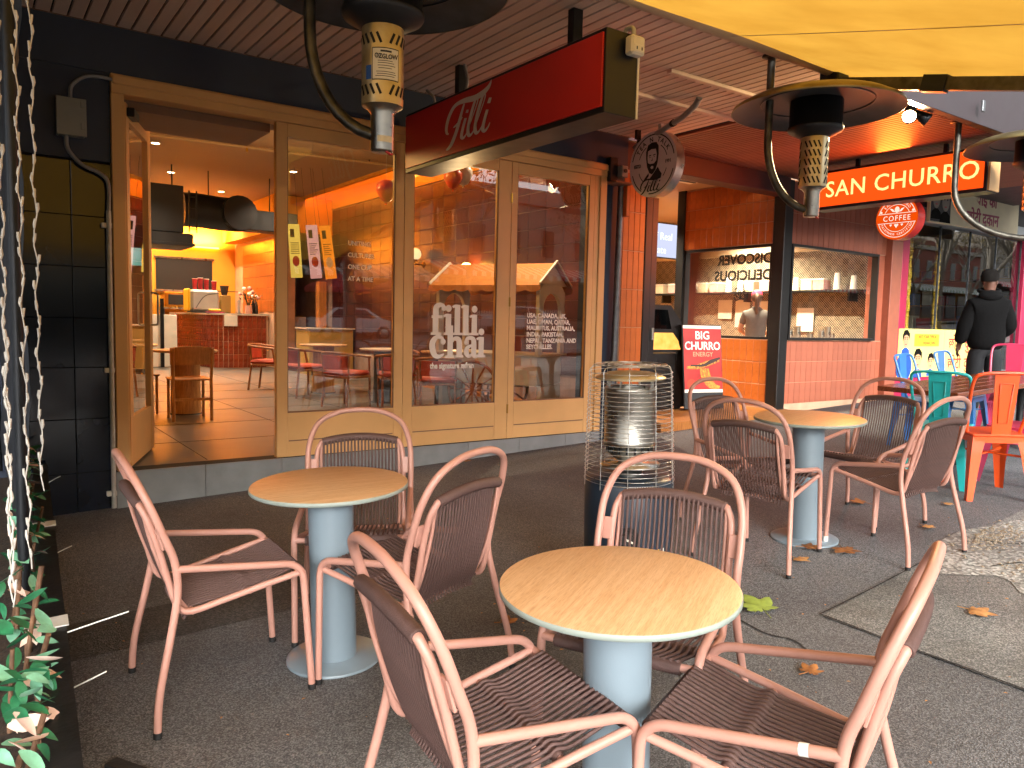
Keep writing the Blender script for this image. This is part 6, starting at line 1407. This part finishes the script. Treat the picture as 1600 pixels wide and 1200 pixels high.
maple(.06, 'leaf_autumn', 3.78, 6.05, 30, 'small brown leaf against the step'); maple(.055, 'leaf_tan', 5.2, 2.5, 10, 'small tan leaf near the cracked concrete'); maple(.05, 'leaf_tan', 5.9, 2.7, 10, 'small tan leaf between the pink and metal chairs')
ts = MB().box(-.11, -.025, 0, .11, .025, .02, .004).build('timber_scrap', 'timber_scrap'); ts.matrix_world = ground_matrix(.40, 2.62, 30, .003); tag(ts, 'dark timber offcut lying at the bottom left beside the planter', 'offcut')

# ================================================================== THE STREET BEHIND THE CAMERA (seen mirrored in the glass)
mat('car_white', '#d9dcde', 0.25, var=.02, coat=.6); mat('car_glass', '#11161a', 0.08, var=.05); mat('tyre', '#17171a', 0.8); mat('umbrella_red', '#b3303c', 0.8, var=.06, bump=.1, bscale=100)
mat('render_white', '#8d877b', 0.8, var=.08, scale=2); mat('brick_red', '#7a4030', 0.85, var=.15, scale=4); mat('stripe_white', '#dcd8cf', 0.8); mat('stripe_green', '#3f6f66', 0.8); mat('bark', '#6f675a', 0.9, var=.2, scale=12, bump=.4, bscale=30); mat('leaf_winter', '#7a6a34', 0.8, var=.3, scale=9); mat('tail_red', '#9c1a1c', 0.3)
def make_car(x, y, label):
    c = thing('parked_car', label, 'car', T(x, y, gz(x, y) - .155) @ RZ(180), 'white cars parked across the street')
    prof = [(-2.2, .35), (-2.25, .62), (-2.15, .85), (-1.3, .93), (1.4, .95), (2.1, .92), (2.22, .70), (2.2, .35)]
    mb = MB(); mb.prism(prof, 1.66, T(0, .83, 0) @ FR); mb.build('body', 'car_white', c)
    V = [(-1.35, -.80, .93), (1.55, -.80, .94), (1.55, .80, .94), (-1.35, .80, .93), (-.62, -.60, 1.42), (.85, -.60, 1.43), (.85, .60, 1.43), (-.62, .60, 1.42)]
    MB().add(V, [(4, 5, 6, 7), (0, 1, 5, 4), (2, 3, 7, 6), (1, 2, 6, 5), (3, 0, 4, 7)]).build('cabin', 'car_white', c)
    for s in (-1, 1):
        for q in ([(-1.05, .97), (.02, .97), (.02, 1.36), (-.56, 1.36)], [(.10, .97), (1.2, .98), (.80, 1.37), (.10, 1.37)]):
            V = [(a, s*(.80 - (b - .93)*.4 + .004), b) for a, b in q]; MB().add(V, [(0, 1, 2, 3)]).build('side_window', 'car_glass', c)
        MB().box(2.12, s*.62 - .14, .72, 2.235, s*.62 + .14, .86, .01).build('tail_light', 'tail_red', c); MB().box(-2.24, s*.6 - .16, .62, -2.13, s*.6 + .16, .74, .01).build('headlight', 'stainless', c)
        for xx in (-1.35, 1.35):
            w_ = MB().lathe([(.0, -.1), (.29, -.1), (.31, -.07), (.31, .07), (.29, .1), (0, .1)], 28).build('wheel', 'tyre', c, T(xx, s*.76, .31) @ RX(90)); MB().lathe([(0, -.105), (.19, -.105), (.2, -.1), (.2, .1), (.19, .105), (0, .105)], 18).build('rim', 'stainless', w_)
    for q in ([(1.52, -.66, .97), (1.52, .66, .97), (.90, .54, 1.40), (.90, -.54, 1.40)], [(-1.31, -.66, .97), (-1.31, .66, .97), (-.67, .54, 1.39), (-.67, -.54, 1.39)]):
        nx = .012 if q[0][0] > 0 else -.012; MB().add([(a + nx, b, z + .004) for a, b, z in q], [(0, 1, 2, 3)]).build('screen_glass', 'car_glass', c)
    return c
make_car(14.2, -20.5, 'white sedan across the street mirrored in the first window panel'); make_car(8.6, -20.6, 'white sedan mirrored beside the left edge of the first panel'); make_car(24, -20.6, 'white sedan parked farther up the street behind the camera')
def umbrella(x, y, label):
    z = gz(x, y) - .02; u = thing('market_umbrella', label, 'umbrella', T(x, y, z), 'red umbrellas across the street'); MB().tube([(0, 0, 0), (0, 0, 2.9)], .03, 8).build('pole', 'light_wood', u); MB().lathe([(.3, 0), (.3, .06), (0, .09)], 20).build('base', 'steel_dark', u)
    V = [(0, 0, 2.95)]; n_ = 8
    for i in range(n_): a = 2*PI*i/n_; V += [(1.7*math.cos(a), 1.7*math.sin(a), 2.25), (1.7*math.cos(a), 1.7*math.sin(a), 2.02)]
    for i in range(n_): j = (i + 1) % n_; MB().add([V[0], V[1 + 2*i], V[1 + 2*j], V[2 + 2*j], V[2 + 2*i]], [(0, 1, 2), (1, 4, 3, 2)]).build('canopy_panel', 'umbrella_red', u)
    return u
umbrella(14.8, -23.2, 'red market umbrella across the street behind the white sedan'); umbrella(18.4, -23.3, 'red market umbrella second along across the street'); umbrella(9.2, -23.3, 'red market umbrella across the street nearest the left')
slope_sheet('far_pavement', 'old_concrete', -60, -32, 90, -22, 0.0)
def terrace(x0, x1, h, wallmat, label, awn_col):
    b = thing('street_building', label, 'building', T((x0 + x1)/2, -26.5, gz((x0 + x1)/2, -26.5)), 'buildings across the street'); g0 = gz((x0 + x1)/2, -26.5); B0 = T(-(x0 + x1)/2, 26.5, -g0)
    MB().box(x0, -34, g0 - 1, x1, -26.5, g0 + h, .01).build('wall', wallmat, b, B0); MB().box(x0, -26.5, g0 + h - .5, x1, -26.25, g0 + h - .1, .02).build('cornice', 'render_white', b, B0); MB().box(x0, -34, g0 + h + .001, x1, -26.6, g0 + h + .5, .02).build('parapet', wallmat, b, B0)
    n_ = max(2, int((x1 - x0)/2.4)); w_ = (x1 - x0)/n_
    for i in range(n_):
        cx = x0 + w_*(i + .5)
        f_ = MB().box(cx - .5, -26.5, g0 + 4.3, cx + .5, -26.42, g0 + 6.1, .01).build('window', 'render_white', b, B0); MB().box(cx - .42, -26.425, g0 + 4.38, cx + .42, -26.41, g0 + 6.02).build('pane', 'car_glass', f_)
        f_ = MB().box(cx - w_*.42, -26.5, g0 + .4, cx + w_*.42, -26.42, g0 + 2.8, .01).build('shop_window', 'black_frame', b, B0); MB().box(cx - w_*.38, -26.425, g0 + .5, cx + w_*.38, -26.41, g0 + 2.7).build('pane', 'car_glass', f_)
    k = int((x1 - x0)/.3)
    for i in range(k):
        a = x0 + (x1 - x0)*i/k; c_ = x0 + (x1 - x0)*(i + 1)/k
        MB().add([(a, -26.45, g0 + 3.7), (c_, -26.45, g0 + 3.7), (c_, -24.2, g0 + 3.1), (a, -24.2, g0 + 3.1), (c_, -24.2, g0 + 2.85), (a, -24.2, g0 + 2.85)], [(0, 3, 2, 1), (3, 5, 4, 2)]).build('awning_stripe', 'stripe_white' if i % 2 else awn_col, b, B0)
    return b
terrace(-14, -3, 7.5, 'brick_red', 'brick terrace with striped awning across the street, farthest left', 'umbrella_red'); terrace(-3, 9, 8.2, 'render_white', 'cream rendered terrace with green striped awning across the street', 'stripe_green'); terrace(9, 21, 7.2, 'brick_red', 'brick terrace with green striped awning opposite the cafe', 'stripe_green'); terrace(21, 34, 8.0, 'render_white', 'cream rendered terrace with red striped awning across the street', 'umbrella_red'); terrace(34, 50, 7.4, 'brick_red', 'brick terrace with green awning far to the right across the street', 'stripe_green'); terrace(50, 68, 8.1, 'render_white', 'cream terrace with red awning far up the street', 'umbrella_red'); terrace(68, 90, 7.6, 'brick_red', 'brick terrace second from the far end up the street', 'stripe_green'); terrace(90, 130, 8.5, 'render_white', 'long cream terrace at the far end up the street', 'umbrella_red')
fn = thing('picket_fence', 'white picket fence across the street mirrored behind the white word', 'fence', T(24, -22.6, gz(24, -22.6)))
pk = MB().prism([(-.04, 0), (.04, 0), (.04, 1.0), (0, 1.08), (-.04, 1.0)], .02, FR).mesh('picket')
for i in range(60): x = 19.5 + .15*i; inst(pk, 'picket', 'stripe_white', fn, T(x - 24, 0, gz(x, -22.6) - gz(24, -22.6)))
for z in (.3, .8): MB().add([(-4.6, .02, z - .165), (4.4, .02, z + .158), (4.4, .02, z + .228), (-4.6, .02, z - .095)], [(0, 1, 2, 3)]).build('rail', 'stripe_white', fn)
def tree(x, y, label, seed, h=7.5):
    random.seed(seed); t = thing('street_tree', label, 'tree', T(x, y, gz(x, y) - .1), 'bare plane trees along the street'); tr = MB(); br = MB(); tips = []
    def grow(mb, p, d, L_, r, lev):
        q = p + d*L_*.5 + Vector((random.uniform(-1, 1), random.uniform(-1, 1), 0))*L_*.05; e = p + d*L_; mb.tube([p, q, e], [r, r*.85, r*.68], 8 if lev < 2 else 5)
        if lev >= 5: tips.append(e); return
        for k in range(3 if lev < 3 else 2):
            nd = (d + Vector((random.uniform(-1, 1), random.uniform(-1, 1), random.uniform(-.25, .55)))*.75).normalized(); grow(br, e, nd, L_*random.uniform(.62, .82), r*.62, lev + 1)
    grow(tr, Vector((0, 0, 0)), Vector((random.uniform(-.06, .06), 0, 1)).normalized(), h*.34, .19, 0)
    tr.build('trunk', 'bark', t); br.build('branches', 'bark', t); lf = MB()
    for e in tips:
        for k in range(5):
            c = e + Vector((random.gauss(0, .3), random.gauss(0, .3), random.gauss(0, .25))); u = Vector((random.uniform(-1, 1), random.uniform(-1, 1), random.uniform(-1, 1))).normalized()*.09; v = u.cross(Vector((random.uniform(-1, 1), random.uniform(-1, 1), 1))).normalized()*.07
            lf.add([c - u, c - v, c + u, c + v], [(0, 1, 2, 3)])
    l_ = lf.build('crown', 'leaf_winter', t); l_['kind'] = 'stuff'; return t
for k, (x, y) in enumerate(((7.5, -5.0), (17.5, -4.6), (11.0, -18.8), (19.5, -18.6), (28, -18.4), (27, -4.8), (36, -18.4), (44, -18.5), (53, -18.4), (37, -4.9))): tree(x, y, 'plane tree with mostly bare branches, ' + ('near kerb just behind the camera', 'near kerb further up the street', 'far kerb left of the white sedan', 'far kerb right of the white sedan', 'far kerb beside the picket fence', 'near kerb third along up the street', 'far kerb beyond the picket fence', 'far kerb second beyond the picket fence', 'far kerb farthest up the street', 'near kerb farthest up the street')[k], 40 + k)

protos = [o for o in bpy.data.objects if o.name.startswith('street_tree') and o.parent is None]
for k, (x, y, a) in enumerate(((22.5, -4.9, 40), (32.2, -4.8, 110), (41.5, -4.9, 200), (46.0, -4.8, 300), (51.0, -4.9, 75), (61, -18.4, 20), (70, -18.4, 160), (79, -18.4, 250))):
    c = copy_tree(protos[k % 4]); c.matrix_world = T(x, y, gz(x, y) - .1) @ RZ(a)
    c['label'] = 'plane tree with mostly bare branches, tree ' + ('a little way up the near kerb', 'midway up the near kerb', 'well up the near kerb', 'next to last up the near kerb', 'last up the near kerb', 'well up the far kerb', 'next to last up the far kerb', 'last up the far kerb')[k]
# small leaf crumbs and paper specks on the footpath
random.seed(99); mb = MB()
for i in range(260):
    x = random.uniform(.4, 7); y = random.uniform(.6, 6.1); r = random.uniform(.003, .012); a = random.uniform(0, 6.28); z = gz(x, y) + .009
    mb.add([(x + r*math.cos(a), y + r*math.sin(a), z), (x - r*.5*math.sin(a), y + r*.5*math.cos(a), z + r*.3), (x - r*math.cos(a), y - r*math.sin(a), z), (x + r*.5*math.sin(a), y - r*.5*math.cos(a), z + r*.2)], [(0, 1, 2, 3)])
lt = mb.build('leaf_litter', 'leaf_tan'); lt['kind'] = 'stuff'; lt['label'] = 'crumbs of dry leaf scattered over the footpath'
